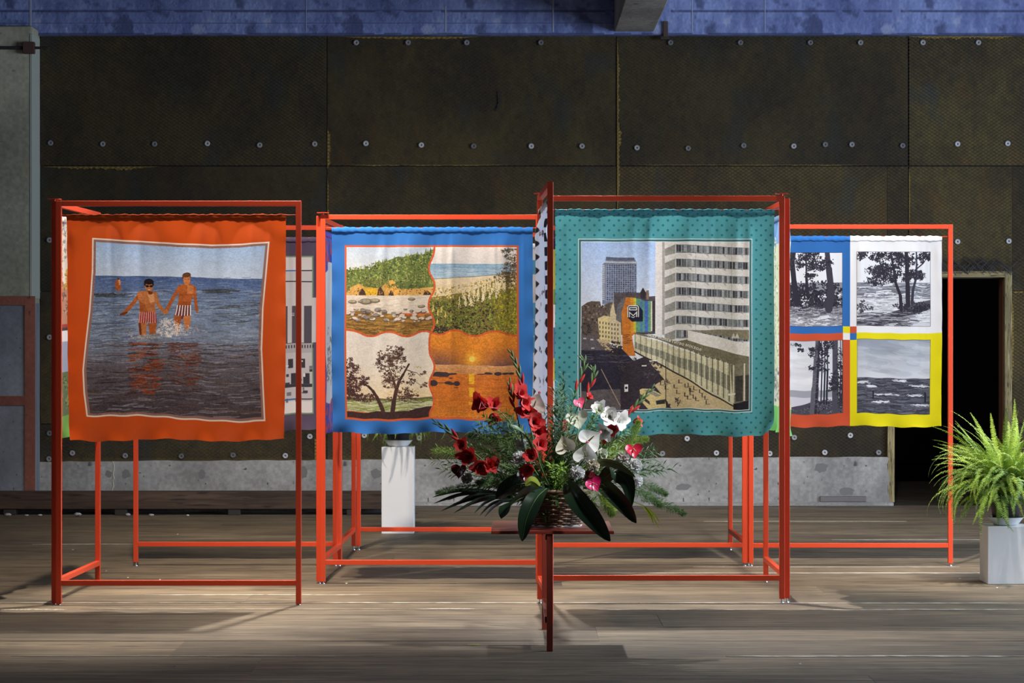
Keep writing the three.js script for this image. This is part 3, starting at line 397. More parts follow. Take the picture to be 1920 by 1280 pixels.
const printPines = print(1422, 441, 1766, 797, (c) => {
  const blue = rgb(46, 108, 182), white = rgb(238, 238, 242), red = rgb(206, 82, 48), yellow = rgb(236, 222, 10);
  c.fillStyle = blue; c.fillRect(1400, 430, 194, 191); c.fillStyle = white; c.fillRect(1594, 430, 190, 190); c.fillStyle = red; c.fillRect(1400, 620.5, 194, 190); c.fillStyle = yellow; c.fillRect(1594, 620, 190, 190);
  c.fillStyle = yellow; c.fillRect(1581, 608, 13, 12.5); c.fillStyle = red; c.fillRect(1594, 608, 12, 12.5); c.fillStyle = white; c.fillRect(1581, 620.5, 13, 13); c.fillStyle = blue; c.fillRect(1594, 620.5, 12, 13);
  const ink = [rgb(44, 42, 54), rgb(58, 56, 68), rgb(34, 32, 44)], sky = rgb(232, 234, 240);
  const frame = (x0, y0, x1, y1, fn) => { c.fillStyle = rgb(38, 36, 48); c.fillRect(x0, y0, x1 - x0, y1 - y0); c.save(); c.beginPath(); c.rect(x0 + 0.6, y0 + 0.6, x1 - x0 - 1.2, y1 - y0 - 1.2); c.clip(); c.fillStyle = sky; c.fillRect(x0, y0, x1 - x0, y1 - y0); fn(); c.restore(); };
  frame(1440, 467.5, 1580, 607, () => inZoom(c, 1440, 380, 2.783, () => {
    c.fillStyle = rgb(140, 142, 152); c.fillRect(0, 402, 400, 60); c.fillStyle = rgb(150, 150, 158); c.fillRect(0, 520, 400, 120);
    leaves(c, 240, 470, 230, 66, 900, 12, ink); leaves(c, 60, 480, 120, 50, 200, 12, ink); strokes(c, 0, 400, 530, 600, 500, 26, 4, [rgb(96, 96, 106, 0.8), rgb(186, 186, 194, 0.7), rgb(66, 64, 76, 0.7)]); strokes(c, 0, 400, 575, 635, 260, 40, 6, [rgb(226, 226, 232, 0.9), rgb(160, 160, 170, 0.6), rgb(110, 110, 120, 0.6)]);
    branch(c, [[318, 540], [330, 440], [318, 330], [308, 240]], 40, 26, ink[1]); branch(c, [[150, 510], [136, 400], [126, 300], [134, 240]], 30, 24, ink[0]); branch(c, [[206, 470], [200, 360], [198, 250]], 14, 8, ink[0]);
    for (const [x, y, rx, ry, n] of [[60, 300, 70, 60, 180], [200, 300, 60, 24, 130], [210, 260, 70, 26, 130], [250, 325, 40, 14, 60], [290, 300, 40, 30, 80], [220, 365, 40, 14, 60], [110, 270, 40, 40, 100], [40, 380, 40, 40, 70]]) leaves(c, x, y, rx, ry, n, 9, ink);
    c.strokeStyle = ink[0]; c.lineWidth = 4; for (const q of [[[200, 300], [240, 312], [280, 290]], [[200, 360], [240, 372]], [[310, 300], [270, 290]]]) { smooth(c, q); c.stroke(); }
  }));
  frame(1606, 466, 1745, 607, () => inZoom(c, 1440, 380, 2.783, () => {
    c.fillStyle = rgb(150, 154, 166); c.fillRect(460, 402, 400, 90); strokes(c, 460, 850, 405, 490, 260, 60, 4, [rgb(90, 92, 106, 0.8), rgb(236, 238, 244, 0.9), rgb(120, 124, 138, 0.7)]);
    c.fillStyle = rgb(212, 214, 222); c.fillRect(460, 486, 400, 160); strokes(c, 460, 850, 490, 620, 260, 50, 4, [rgb(236, 238, 242, 0.8), rgb(150, 152, 162, 0.6)]);
    fillPath(c, [[460, 610], [560, 580], [640, 560], [690, 540], [760, 510], [850, 492], [850, 540], [760, 570], [680, 610], [560, 632], [460, 632]], rgb(84, 82, 94)); strokes(c, 470, 760, 560, 628, 160, 60, 4, [rgb(54, 52, 64, 0.7), rgb(176, 178, 186, 0.6)]); leaves(c, 760, 530, 100, 26, 200, 9, ink); leaves(c, 500, 530, 50, 30, 60, 10, [rgb(96, 96, 106), rgb(60, 58, 70)]);
    branch(c, [[694, 545], [690, 470], [668, 410], [656, 330], [640, 250]], 17, 10, ink[0]); branch(c, [[730, 520], [728, 420], [724, 320], [720, 240]], 24, 18, ink[0]); branch(c, [[750, 510], [756, 440], [772, 380], [776, 300], [774, 240]], 15, 8, ink[1]); branch(c, [[660, 340], [600, 300], [560, 280]], 7, 3, ink[0]); branch(c, [[776, 330], [810, 300], [835, 270]], 6, 3, ink[0]);
    for (const [x, y, rx, ry, n] of [[500, 262, 30, 22, 90], [580, 270, 50, 24, 150], [650, 260, 60, 20, 160], [610, 320, 60, 20, 130], [570, 340, 60, 26, 170], [590, 390, 70, 22, 170], [640, 360, 60, 30, 150], [720, 265, 40, 26, 120], [690, 300, 40, 30, 110], [770, 355, 44, 26, 130], [810, 270, 36, 26, 110], [835, 260, 20, 22, 60], [800, 375, 36, 16, 60], [720, 370, 30, 24, 70], [560, 405, 30, 12, 40], [740, 300, 30, 20, 60]]) leaves(c, x, y, rx, ry, n, 8, ink);
  }));
  frame(1440, 634, 1581, 773, () => inZoom(c, 1440, 380, 2.783, () => {
    c.fillStyle = vgrad(c, 708, 970, [[0, rgb(206, 208, 216)], [1, rgb(232, 232, 238)]]); c.fillRect(0, 700, 400, 280); for (let k = 0; k < 30; k++) { c.fillStyle = rgb(246, 246, 250, 0.25); c.beginPath(); c.ellipse(rr(60, 300), rr(740, 940), rr(30, 80), rr(8, 24), 0, 0, 6.3); c.fill(); }
    c.fillStyle = rgb(166, 168, 178); c.fillRect(0, 968, 400, 40); c.fillStyle = rgb(214, 214, 222); c.fillRect(0, 1004, 400, 90); fillPath(c, [[0, 1070], [110, 1062], [220, 1030], [400, 1020], [400, 1100], [0, 1100]], rgb(74, 72, 84)); leaves(c, 300, 1060, 120, 40, 240, 9, [rgb(64, 62, 74), rgb(120, 118, 128), rgb(44, 42, 54)]); leaves(c, 140, 1080, 100, 20, 100, 7, [rgb(64, 62, 74), rgb(100, 98, 108)]);
    branch(c, [[236, 1090], [246, 960], [256, 800], [262, 700]], 40, 26, rgb(96, 94, 106)); branch(c, [[248, 1090], [256, 960], [264, 800], [268, 700]], 14, 8, ink[0]); branch(c, [[354, 1095], [352, 900], [352, 700]], 34, 28, rgb(76, 74, 86)); for (const [x, w] of [[276, 7], [292, 9], [306, 10], [376, 6], [386, 7]]) branch(c, [[x, 1040], [x + 6, 860], [x + 4, 710]], w, w * 0.6, ink[0]);
    for (const [x, y, rx, ry, n] of [[235, 765, 22, 30, 60], [290, 750, 36, 40, 130], [320, 730, 20, 20, 50], [285, 830, 26, 40, 80], [230, 850, 20, 16, 30], [345, 920, 26, 40, 90], [380, 900, 20, 160, 200], [330, 960, 20, 14, 30], [150, 730, 30, 8, 20], [170, 755, 14, 8, 10]]) leaves(c, x, y, rx, ry, n, 8, ink);
    strokes(c, 236, 262, 760, 1080, 90, 10, 2, [rgb(140, 138, 148, 0.7), rgb(60, 58, 70, 0.7)]);
  }));
  frame(1607, 632, 1745, 773, () => inZoom(c, 1440, 380, 2.783, () => {
    c.fillStyle = vgrad(c, 705, 905, [[0, rgb(150, 158, 174)], [0.5, rgb(186, 190, 202)], [1, rgb(216, 218, 226)]]); c.fillRect(460, 700, 400, 210); for (let k = 0; k < 60; k++) { c.fillStyle = pick([rgb(226, 228, 234, 0.2), rgb(130, 138, 156, 0.16)]); c.beginPath(); c.ellipse(rr(460, 850), rr(720, 890), rr(30, 100), rr(6, 20), 0.1, 0, 6.3); c.fill(); }
    c.fillStyle = rgb(84, 86, 98); c.fillRect(460, 905, 400, 200); strokes(c, 460, 850, 908, 1095, 420, 60, 4, [rgb(54, 54, 66, 0.8), rgb(120, 122, 134, 0.7), rgb(96, 98, 110, 0.7), rgb(44, 44, 56, 0.6)]); for (const [x, y, w] of [[790, 944, 90], [690, 916, 60], [500, 930, 50], [620, 992, 130], [770, 992, 80], [590, 1030, 70], [800, 1045, 90], [540, 950, 30]]) strokes(c, x - w / 2, x + w / 2, y - 3, y + 4, 26, 22, 3.4, [rgb(236, 238, 244, 0.9), rgb(200, 202, 210, 0.8)]);
    c.fillStyle = rgb(30, 28, 40); c.fillRect(546, 972, 7, 44); c.fillRect(820, 978, 8, 52);
  }));
});

// prints seen as slivers behind others
const printOldStreet = print(262, 444, 606, 800, (c) => {
  c.fillStyle = rgb(92, 80, 104); c.fillRect(250, 430, 400, 400); c.fillStyle = rgb(126, 156, 124); c.fillRect(285, 474.5, 300, 296); c.fillStyle = rgb(226, 224, 226); c.fillRect(288, 477, 294.5, 291);
  c.fillStyle = rgb(210, 208, 212); c.fillRect(288, 503, 294.5, 65); c.fillStyle = rgb(84, 80, 90); c.fillRect(288, 568, 294.5, 80); c.fillStyle = rgb(206, 204, 208); for (let k = 0; k < 14; k++) c.fillRect(290 + k * 22.5, 553, 8, 84);
  c.fillStyle = rgb(176, 174, 180); c.fillRect(288, 638, 294.5, 18); c.fillStyle = rgb(56, 54, 64); for (let k = 0; k < 60; k++) c.fillRect(289 + k * 5, 641, 2, 6); c.fillStyle = rgb(196, 194, 200); c.fillRect(288, 656, 294.5, 90);
  for (let k = 0; k < 13; k++) { c.fillStyle = rgb(58, 56, 66); c.fillRect(291 + k * 22.5, 667, 9, 17); c.fillRect(296 + k * 22.5, 694, 12, 20); } for (let k = 0; k < 90; k++) { c.fillStyle = pick([rgb(66, 64, 74), rgb(226, 224, 228), rgb(120, 118, 128)]); c.fillRect(rr(288, 578), rr(660, 745), rr(2, 9), rr(2, 8)); }
  c.fillStyle = rgb(60, 58, 68); c.fillRect(288, 714, 294.5, 6); c.fillStyle = rgb(230, 228, 230); c.fillRect(288, 748, 294.5, 20); c.strokeStyle = rgb(52, 50, 60); c.lineWidth = 2; for (const y of [502, 742.5]) { c.beginPath(); c.moveTo(288, y); c.lineTo(582, y); c.stroke(); } c.fillStyle = rgb(46, 110, 190); c.fillRect(500, 501, 56, 2); c.fillRect(500, 742, 56, 2);
  c.beginPath(); c.moveTo(288, 560); c.lineTo(440, 520); c.lineTo(582, 523); c.stroke(); c.fillStyle = rgb(214, 212, 218); for (let k = 0; k < 5; k++) { c.fillRect(541.8 + k * 1.75, 581, 1, 2); c.fillRect(541.5 + k * 1.75, 584.3, 1.3, 2.4); }
}, 768);
const printPark = print(0, 0, 100, 100, (c) => {       // birch park beside the left frame
  c.fillStyle = rgb(104, 160, 72); c.fillRect(0, 0, 100, 100); c.fillStyle = rgb(222, 216, 206); c.fillRect(6, 0, 88, 50); leaves(c, 50, 14, 46, 16, 700, 1.6, [rgb(110, 106, 104), rgb(206, 176, 110), rgb(240, 238, 236), rgb(150, 146, 140)]); leaves(c, 50, 28, 46, 6, 300, 1.8, [rgb(206, 160, 70), rgb(120, 96, 70)]);
  c.fillStyle = rgb(176, 132, 110); c.fillRect(6, 32, 88, 16); leaves(c, 50, 38, 46, 8, 260, 1.6, [rgb(120, 84, 76), rgb(206, 170, 140), rgb(90, 76, 76)]); c.fillStyle = rgb(150, 44, 44); c.fillRect(6, 48, 88, 1.6); c.fillStyle = rgb(52, 40, 50); c.fillRect(6, 49.6, 88, 1.4);
  c.fillStyle = rgb(222, 226, 234); c.fillRect(6, 51, 88, 6); c.fillStyle = rgb(146, 160, 190); c.fillRect(6, 56, 88, 16); c.fillStyle = rgb(86, 104, 74); c.fillRect(6, 70, 88, 20); leaves(c, 50, 78, 46, 10, 400, 1.6, [rgb(60, 84, 50), rgb(120, 140, 86)]);
}, 512);
const printPattern = print(0, 0, 100, 100, (c) => {    // blue and red patterned border
  c.fillStyle = rgb(72, 84, 186); c.fillRect(0, 0, 100, 100); for (let k = 0; k < 900; k++) { c.fillStyle = pick([rgb(190, 74, 92), rgb(206, 84, 80)]); c.save(); c.translate(rr(0, 100), rr(0, 100)); c.rotate(rr(-0.3, 0.3)); c.fillRect(0, 0, rr(0.8, 1.8), rr(2, 4.5)); c.restore(); }
  c.fillStyle = rgb(222, 228, 232); smooth(c, [[22, 20], [40, 12], [62, 16], [80, 24], [84, 50], [78, 74], [60, 86], [36, 84], [20, 66], [18, 40], [22, 20]], true); c.fill(); leaves(c, 50, 62, 24, 14, 300, 1.5, [rgb(110, 116, 110), rgb(160, 164, 150)]);
}, 512);
const printMeadow = print(0, 0, 100, 100, (c) => {     // pale woodland with a blue and green border
  c.fillStyle = rgb(120, 168, 216); c.fillRect(0, 0, 100, 50); c.fillStyle = rgb(112, 190, 96); c.fillRect(0, 50, 100, 50); c.fillStyle = rgb(206, 212, 176); c.fillRect(0, 12, 100, 76); leaves(c, 50, 46, 50, 36, 1400, 1.6, [rgb(176, 186, 130), rgb(226, 230, 206), rgb(150, 160, 116), rgb(236, 236, 222)], 0.7); leaves(c, 50, 78, 50, 10, 500, 1.7, [rgb(96, 92, 90), rgb(140, 136, 124), rgb(206, 206, 200)], 0.7);
}, 512);
const printZigzag = print(0, 0, 100, 100, (c) => {     // black and white toothed edge
  c.fillStyle = rgb(228, 226, 236); c.fillRect(0, 0, 100, 100); c.fillStyle = rgb(44, 38, 46); for (let k = 0; k < 17; k++) { const y = k * 6; for (const [x, s] of [[2, 1], [98, -1]]) fillPath(c, [[x, y], [x + s * 12, y + 1.2], [x + s * 16, y + 3], [x + s * 12, y + 4.8], [x, y + 5]], rgb(44, 38, 46)); }
  leaves(c, 50, 50, 30, 44, 260, 1.8, [rgb(110, 96, 104), rgb(60, 54, 64), rgb(180, 150, 140)]);
}, 512);
const printBlocks = print(0, 0, 100, 100, (c) => {     // colour blocks round a landscape
  c.fillStyle = rgb(60, 52, 66); c.fillRect(0, 0, 100, 5); const bands = [[5, 26, rgb(206, 206, 84)], [26, 34, rgb(120, 164, 84)], [34, 46, rgb(236, 234, 232)], [46, 62, rgb(86, 132, 166)], [62, 74, rgb(196, 200, 70)], [74, 100, rgb(216, 228, 236)]]; for (const [a, b, s] of bands) { c.fillStyle = s; c.fillRect(0, a, 100, b - a); } c.fillStyle = rgb(180, 190, 170); c.fillRect(14, 16, 72, 70); leaves(c, 50, 56, 34, 26, 400, 2, [rgb(96, 116, 84), rgb(206, 214, 206)]);
}, 512);
const printShore = print(0, 0, 100, 100, (c) => {      // pale blue and white
  c.fillStyle = rgb(232, 234, 236); c.fillRect(0, 0, 100, 26); c.fillStyle = rgb(98, 168, 214); c.fillRect(0, 8, 100, 92); c.fillStyle = rgb(232, 234, 236); c.fillRect(14, 16, 86, 16); c.fillRect(90, 60, 10, 26); strokes(c, 0, 100, 36, 90, 120, 14, 0.8, [rgb(160, 206, 232, 0.8), rgb(70, 140, 196, 0.7)]); c.fillStyle = rgb(214, 200, 160); c.fillRect(14, 70, 72, 20);
}, 512);
// ---------------------------------------------------------------- materials
const std = (o) => new THREE.MeshStandardMaterial(o);
const rep = (t, u, v) => { const c = t.clone(); c.repeat.set(u, v); c.needsUpdate = true; return c; };
const lin = (r, g, b) => new THREE.Color().setRGB(r, g, b);
const woods = [101, 202, 303].map((s) => woodTex(s));
const M = {
  red: std({ color: lin(0.66, 0.062, 0.018), roughness: 0.45 }),
  darkRed: std({ color: lin(0.20, 0.030, 0.018), roughness: 0.35 }),
  bolt: std({ color: lin(0.55, 0.56, 0.58), roughness: 0.35, metalness: 0.9 }),
  white: std({ color: lin(0.74, 0.74, 0.75), roughness: 0.55, bumpMap: bumpNoise, bumpScale: 0.0004 }),
  ceramic: std({ color: lin(0.62, 0.63, 0.65), roughness: 0.25 }),
  pot: std({ color: lin(0.012, 0.013, 0.017), roughness: 0.5 }),
  soil: std({ color: lin(0.03, 0.022, 0.015), roughness: 1 }),
  concrete: std({ map: concreteTex(11, [124, 122, 120], [184, 182, 179], [114, 112, 112]), roughness: 0.92, bumpMap: bumpNoise, bumpScale: 0.004 }),
  column: std({ map: concreteTex(12, [122, 120, 104], [172, 168, 146], [150, 138, 84], 0.4), roughness: 0.92, bumpMap: bumpNoise, bumpScale: 0.004 }),
  blue: std({ map: beamTex, roughness: 0.9, bumpMap: bumpNoise, bumpScale: 0.01 }),
  hall: std({ color: lin(0.11, 0.105, 0.10), roughness: 0.95, bumpMap: bumpNoise, bumpScale: 0.004 }),
  plaster: std({ color: lin(0.24, 0.235, 0.225), roughness: 0.95 }),
  stud: std({ map: rep(woods[0], 1, 1), color: lin(1.35, 1.32, 0.86), roughness: 0.85 }),
  jamb: std({ color: lin(0.16, 0.055, 0.022), roughness: 0.8 }),
  rail: std({ map: rep(woods[1], 1, 1), color: lin(0.30, 0.21, 0.18), roughness: 0.8 }),
  rust: std({ map: concreteTex(14, [104, 58, 46], [148, 88, 70], [92, 62, 54]), roughness: 0.85 }),
  grey: std({ map: concreteTex(15, [104, 106, 112], [136, 138, 146], [88, 90, 96]), roughness: 0.8 }),
  iron: std({ color: lin(0.035, 0.028, 0.025), roughness: 0.7, metalness: 0.3 }),
  wire: std({ color: lin(0.055, 0.055, 0.062), roughness: 0.5, metalness: 0.4 }),
  washers: [[0.44, 0.43, 0.45], [0.20, 0.20, 0.21], [0.12, 0.12, 0.125], [0.28, 0.275, 0.28]].map((c) => std({ color: lin(...c), roughness: 0.55, metalness: 0.2 })),
  wool: std({ color: lin(0.24, 0.16, 0.035), roughness: 1, bumpMap: bumpNoise, bumpScale: 0.004 }),
  putty: std({ color: lin(0.56, 0.52, 0.44), roughness: 0.95, bumpMap: bumpNoise, bumpScale: 0.003 }),
};
const boardMats = []; for (const w of woods) for (const tint of [[0.84, 0.77, 0.66], [0.94, 0.86, 0.73], [0.75, 0.70, 0.62]]) boardMats.push(std({ map: w, color: lin(...tint), roughness: 0.66, bumpMap: woodBump, bumpScale: 0.0025 }));
const panelTex = dataTex(1024, 512, (u, v) => {
  const a = fbm(u, v, 6, 4, 5, 41), b = fbm(u, v, 60, 40, 3, 42), f = fbm(u, v, 200, 100, 2, 43), r = fbm(u, v, 9, 6, 4, 44);
  let c = mixc([54, 45, 24], [92, 78, 40], clamp(0.5 + (a - 0.5) * 1.6 + (b - 0.5) * 0.7 + (f - 0.5) * 0.5, 0, 1)); c = mixc(c, [96, 68, 30], clamp((r - 0.6) * 5, 0, 1) * 0.5); return mixc(c, [58, 62, 66], clamp((0.36 - r) * 6, 0, 1) * 0.5);
});
const panelMats = [[0.68, 0.67, 0.66], [0.82, 0.80, 0.74], [0.60, 0.60, 0.61], [1.12, 1.12, 1.14]].map((t) => std({ map: panelTex, color: lin(...t), roughness: 0.9, bumpMap: bumpNoise, bumpScale: 0.006 }));

// ---------------------------------------------------------------- the hall
const WD = 22.5, WZ = zAt(WD);                          // distance and z of the panelled back wall
const wx = (px) => px2x(px, WD), wy = (py) => px2y(py, WD);
const floor = struct('floor', metreUv(boxAt(HALL.x0, HALL.x1, -0.30, -0.030, WZ - 0.05, HALL.z1), 0.25), std({ map: woods[1], color: lin(0.30, 0.29, 0.28), roughness: 0.8 }), 'worn grey brown wooden plank floor', 'floor');
{                                                       // boards run across the picture; edges given as distances from the camera
  const rows = [9.2, 9.8, 10.4, 11.05, 11.70, 12.33, 12.95, 13.53, 13.76, 14.11, 14.56, 15.06, 15.60, 15.93, 16.35, 16.80, 17.25, 17.75, 18.2, 18.65, 19.1, 19.6, 20.05, 20.5, 20.95, 21.45, 21.95, 22.5];
  const gap = (k) => (k === 5 ? 0.010 : k === 7 ? 0.006 : 0.0030);
  for (let k = 0; k < rows.length - 1; k++) {
    let x = HALL.x0 + rr(-3, -0.5);
    while (x < HALL.x1) {
      const len = rr(9, 13), a = Math.max(x, HALL.x0), b = Math.min(x + len, HALL.x1);
      if (b - a > 0.3) {
        const g = metreUv(boxAt(a + 0.0004, b - 0.0004, -0.034, rr(-0.0012, 0.0), zAt(rows[k + 1]) + gap(k + 1), zAt(rows[k]) - 0.001), 1, rnd(), rnd());
        const uv = g.attributes.uv; for (let i = 0; i < uv.count; i++) uv.setXY(i, uv.getX(i) / 2.6, uv.getY(i) / 1.3);
        part('plank', g, pick(boardMats), floor);
      }
      x += len;
    }
  }
  part('subfloor', metreUv(boxAt(HALL.x0, HALL.x1, -0.034, 0, zAt(9.2) + 0.002, HALL.z1), 0.4), boardMats[2], floor);
  // pale filler squeezed out of some joints: [distance, first pixel, last pixel, width in metres]
  const filler = (d, p0, p1, w) => {
    const s = new THREE.Shape(), n = 90, top = [], bot = [];
    for (let k = 0; k <= n; k++) { const x = lerp(px2x(p0, d), px2x(p1, d), k / n), e = Math.min(1, k / 12, (n - k) / 12), ww = w * e * (0.35 + 1.1 * vnoise(k * 0.5 + d * 31, 3, 999, 9, 5)), o = w * 0.6 * (vnoise(k * 0.13, d * 7, 999, 99, 9) - 0.5); top.push([x, o + ww / 2]); bot.push([x, o - ww / 2]); }
    top.forEach(([x, y], k) => (k ? s.lineTo(x, y) : s.moveTo(x, y))); bot.reverse().forEach(([x, y]) => s.lineTo(x, y));
    const g = new THREE.ExtrudeGeometry(s, { depth: 0.0015, bevelEnabled: false }); g.rotateX(-Math.PI / 2); g.translate(0, 0.0002, zAt(d)); part('joint_filler', g, M.putty, floor);
  };
  filler(14.56, 270, 722, 0.022); filler(14.12, -20, 560, 0.022); filler(14.12, 560, 1180, 0.03); filler(14.10, 1200, 1940, 0.03); filler(13.76, -10, 130, 0.03); filler(13.78, 150, 960, 0.014); filler(13.74, 1100, 1480, 0.014); filler(13.76, 1480, 1940, 0.026); filler(13.80, 800, 890, 0.026);
  filler(11.72, 20, 700, 0.012); filler(11.72, 1360, 1940, 0.03); filler(15.93, 1000, 1940, 0.024); filler(16.35, 640, 1060, 0.02); filler(16.36, 1300, 1800, 0.014); filler(18.2, 60, 420, 0.014); filler(18.6, 1560, 1920, 0.02); filler(20.5, 1320, 1700, 0.016);
}
// shell beyond the picture
const T = 0.25;
const openWall = (name, x, sign, win) => {              // side wall with its window opening
  const [, , y, z, w, h] = win, z0 = z - w / 2, z1 = z + w / 2, y0 = y - h / 2, y1 = y + h / 2, a = Math.min(x, x + sign * T), b = Math.max(x, x + sign * T);
  struct(name, metreUv(mergeGeometries([boxAt(a, b, 0, y0, WZ - 0.4, HALL.z1), boxAt(a, b, y1, HALL.h, WZ - 0.4, HALL.z1), boxAt(a, b, y0, y1, WZ - 0.4, z0), boxAt(a, b, y0, y1, z1, HALL.z1)]), 0.5), M.hall, name === 'wall_right' ? 'concrete side wall right of the scarves' : 'concrete side wall left of the scarves', 'wall');
};
openWall('wall_right', HALL.x1, 1, WINDOWS[0]); openWall('wall_left', HALL.x0, -1, WINDOWS[1]);
struct('wall_front', metreUv(boxAt(HALL.x0 - T, HALL.x1 + T, 0, HALL.h, HALL.z1, HALL.z1 + T), 0.5), M.hall, 'concrete end wall facing the panelled wall', 'wall');
struct('ceiling', metreUv(boxAt(HALL.x0 - T, HALL.x1 + T, HALL.h, HALL.h + T, WZ - 0.6, HALL.z1 + T), 0.5), M.hall, 'grey concrete ceiling of the hall', 'ceiling');
WINDOWS.forEach(([side, x, y, z, w, h, colour], k) => {
  const o = new THREE.Group(); o.name = `window_${k + 1}`; o.position.set(x, y, z); o.userData = { kind: 'structure', label: k ? 'small high daylight window in the left side wall' : 'long high daylight window in the right side wall', category: 'window' }; scene.add(o);
  const s = side === 'right' ? 1 : -1;
  part('pane', boxAt(-0.01, 0.01, -h / 2, h / 2, -w / 2, w / 2), new THREE.MeshStandardMaterial({ color: 0x8899aa, emissive: colour, emissiveIntensity: 1.0, roughness: 0.3 }), o);
  for (const e of [-1, 1]) { part('frame_bar', boxAt(-0.03 + s * 0.03, 0.05 + s * 0.03, e * h / 2 - 0.04, e * h / 2 + 0.04, -w / 2, w / 2), M.iron, o); part('frame_bar', boxAt(-0.03 + s * 0.03, 0.05 + s * 0.03, -h / 2, h / 2, e * w / 2 - 0.04, e * w / 2 + 0.04), M.iron, o); }
});
// back wall: concrete behind, insulation panels in front, opening for the doorway
const doorX0 = wx(1664), doorX1 = wx(1897), doorTop = wy(521);
const wallBack = struct('wall_back', metreUv(mergeGeometries([
  boxAt(HALL.x0, doorX0, 0, HALL.h, WZ - 0.35, WZ - 0.07), boxAt(doorX1, HALL.x1, 0, HALL.h, WZ - 0.35, WZ - 0.07), boxAt(doorX0, doorX1, doorTop, HALL.h, WZ - 0.35, WZ - 0.07),
]), 0.5), M.hall, 'back wall clad with dark olive insulation panels', 'wall');
const beamY = wy(68), plinthY = wy(862);
{
  const cols = [-5.0, wx(613), wx(1156), wx(1703), wx(2250)], lower = [...cols]; cols[0] = wx(75);
  const ys = [wy(66), wy(311), wy(546), wy(795), wy(868)];
  for (let r = 0; r < 4; r++) for (let k = 0; k < 4; k++) {
    const g0 = 0.003, x0 = cols[k] + g0 + (k === 3 ? rr(-0.01, 0.012) : 0), x1 = cols[k + 1] - g0, y1 = ys[r] - g0, y0 = ys[r + 1] + g0, proud = rr(-0.006, 0.006);
    const spans = [];                                   // cut round the doorway
    const dx0 = wx(1663), dx1 = wx(1898), dy = wy(508);
    if (x1 < dx0 || x0 > dx1 || y0 >= dy) spans.push([x0, x1, y0, y1]);
    else { if (x0 < dx0) spans.push([x0, dx0, y0, y1]); if (x1 > dx1) spans.push([Math.max(dx1, x0), x1, y0, y1]); if (y1 > dy) spans.push([Math.max(x0, dx0), Math.min(x1, dx1), dy, y1]); }
    for (const [a, b, c, d] of spans) part('insulation_panel', metreUv(boxAt(a, b, c, d, WZ - 0.07, WZ + proud, 0.004), 0.4, rnd(), rnd()), panelMats[k === 3 ? 3 : (r * 2 + k) % 3], wallBack);
  }
  const wash = new THREE.LatheGeometry([[0.0065, -0.002], [0.024, -0.002], [0.024, 0.002], [0.020, 0.0045], [0.0065, 0.0045], [0.0065, -0.002]].map(([x, y]) => new THREE.Vector2(x, y)), 20); wash.rotateX(Math.PI / 2);
  const screw = new THREE.CylinderGeometry(0.0065, 0.0065, 0.004, 6); screw.rotateX(Math.PI / 2);
  const spots = [];
  for (const x of [668, 765, 875, 1014, 1257, 1388, 1519, 1613, 1730, 1834]) spots.push([x, 80]);
  [[95, 268], [193, 270], [290, 270], [389, 269], [487, 272], [590, 270], [686, 269], [790, 272], [888, 274], [996, 274], [1091, 274], [1194, 277], [1290, 278], [1394, 273], [1488, 274], [1547, 271], [1597, 271], [1692, 273], [1795, 270], [1889, 269], [93, 450], [1795, 453], [1891, 452], [93, 632], [93, 812], [581, 818], [683, 816], [786, 821], [1288, 822], [1489, 820], [1594, 816], [1898, 812], [92, 860], [136, 849], [235, 854], [340, 855], [437, 853], [535, 854], [1242, 850], [1343, 849], [1443, 850], [1546, 848], [1647, 848]].forEach((s) => spots.push(s));
  for (const x of [190, 290, 390, 490, 590, 690, 790, 890, 990, 1090, 1190, 1290, 1390, 1490, 1590]) { spots.push([x + rr(-8, 8), 452 + rr(-4, 4)]); spots.push([x + rr(-8, 8), 634 + rr(-4, 4)]); }
  const bright = new Set([389, 686, 790, 996, 1795, 1889, 1891, 581, 683, 1288, 1594, 1546, 1443, 535, 1343]);
  for (const [px, py] of spots) { const w = part('washer', wash, bright.has(px) ? M.washers[0] : pick(M.washers.slice(1)), wallBack); w.position.set(wx(px), wy(py), WZ + 0.012); w.rotation.z = rr(0, 6); const s = part('screw', screw, M.iron, w); s.position.z = 0.001; }
  // frayed amber wool showing along some panel edges
  const strip = (x0, y0, x1, y1, w) => {
    const s = new THREE.Shape(), n = 90, vert = Math.abs(y1 - y0) > Math.abs(x1 - x0), pts = [];
    for (let k = 0; k <= n; k++) { const t = k / n, f = Math.min(1, t * 6, (1 - t) * 6) * w * (0.15 + 0.55 * rnd() + 0.6 * vnoise(k * 0.12, x0 * 9 + y0 * 7, 999, 999, 7)); pts.push(vert ? [x0 + f, lerp(y0, y1, t)] : [lerp(x0, x1, t), y0 - f]); }
    s.moveTo(x0, y0); s.lineTo(x1, y1); pts.reverse().forEach(([x, y]) => s.lineTo(x, y)); s.closePath();
    const g = new THREE.ExtrudeGeometry(s, { depth: 0.004, bevelEnabled: false }); g.translate(0, 0, WZ + 0.004); part('wool_edge', g, M.wool, wallBack);
  };
  strip(wx(1157), wy(70), wx(1157), wy(400), 0.035); strip(wx(614), wy(240), wx(614), wy(318), 0.03); strip(wx(614), wy(330), wx(614), wy(420), 0.014); strip(wx(78), wy(312), wx(300), wy(312), 0.03); strip(wx(640), wy(309), wx(960), wy(309), 0.010); strip(wx(1180), wy(309), wx(1640), wy(309), 0.007); strip(wx(640), wy(69), wx(900), wy(69), 0.02); strip(wx(1700), wy(68), wx(1900), wy(68), 0.03); strip(wx(1898), wy(546), wx(1920), wy(546), 0.02); strip(wx(590), wy(820), wx(590), wy(864), 0.03); strip(wx(1704), wy(316), wx(1704), wy(430), 0.012); strip(wx(1897), wy(560), wx(1897), wy(720), 0.02);
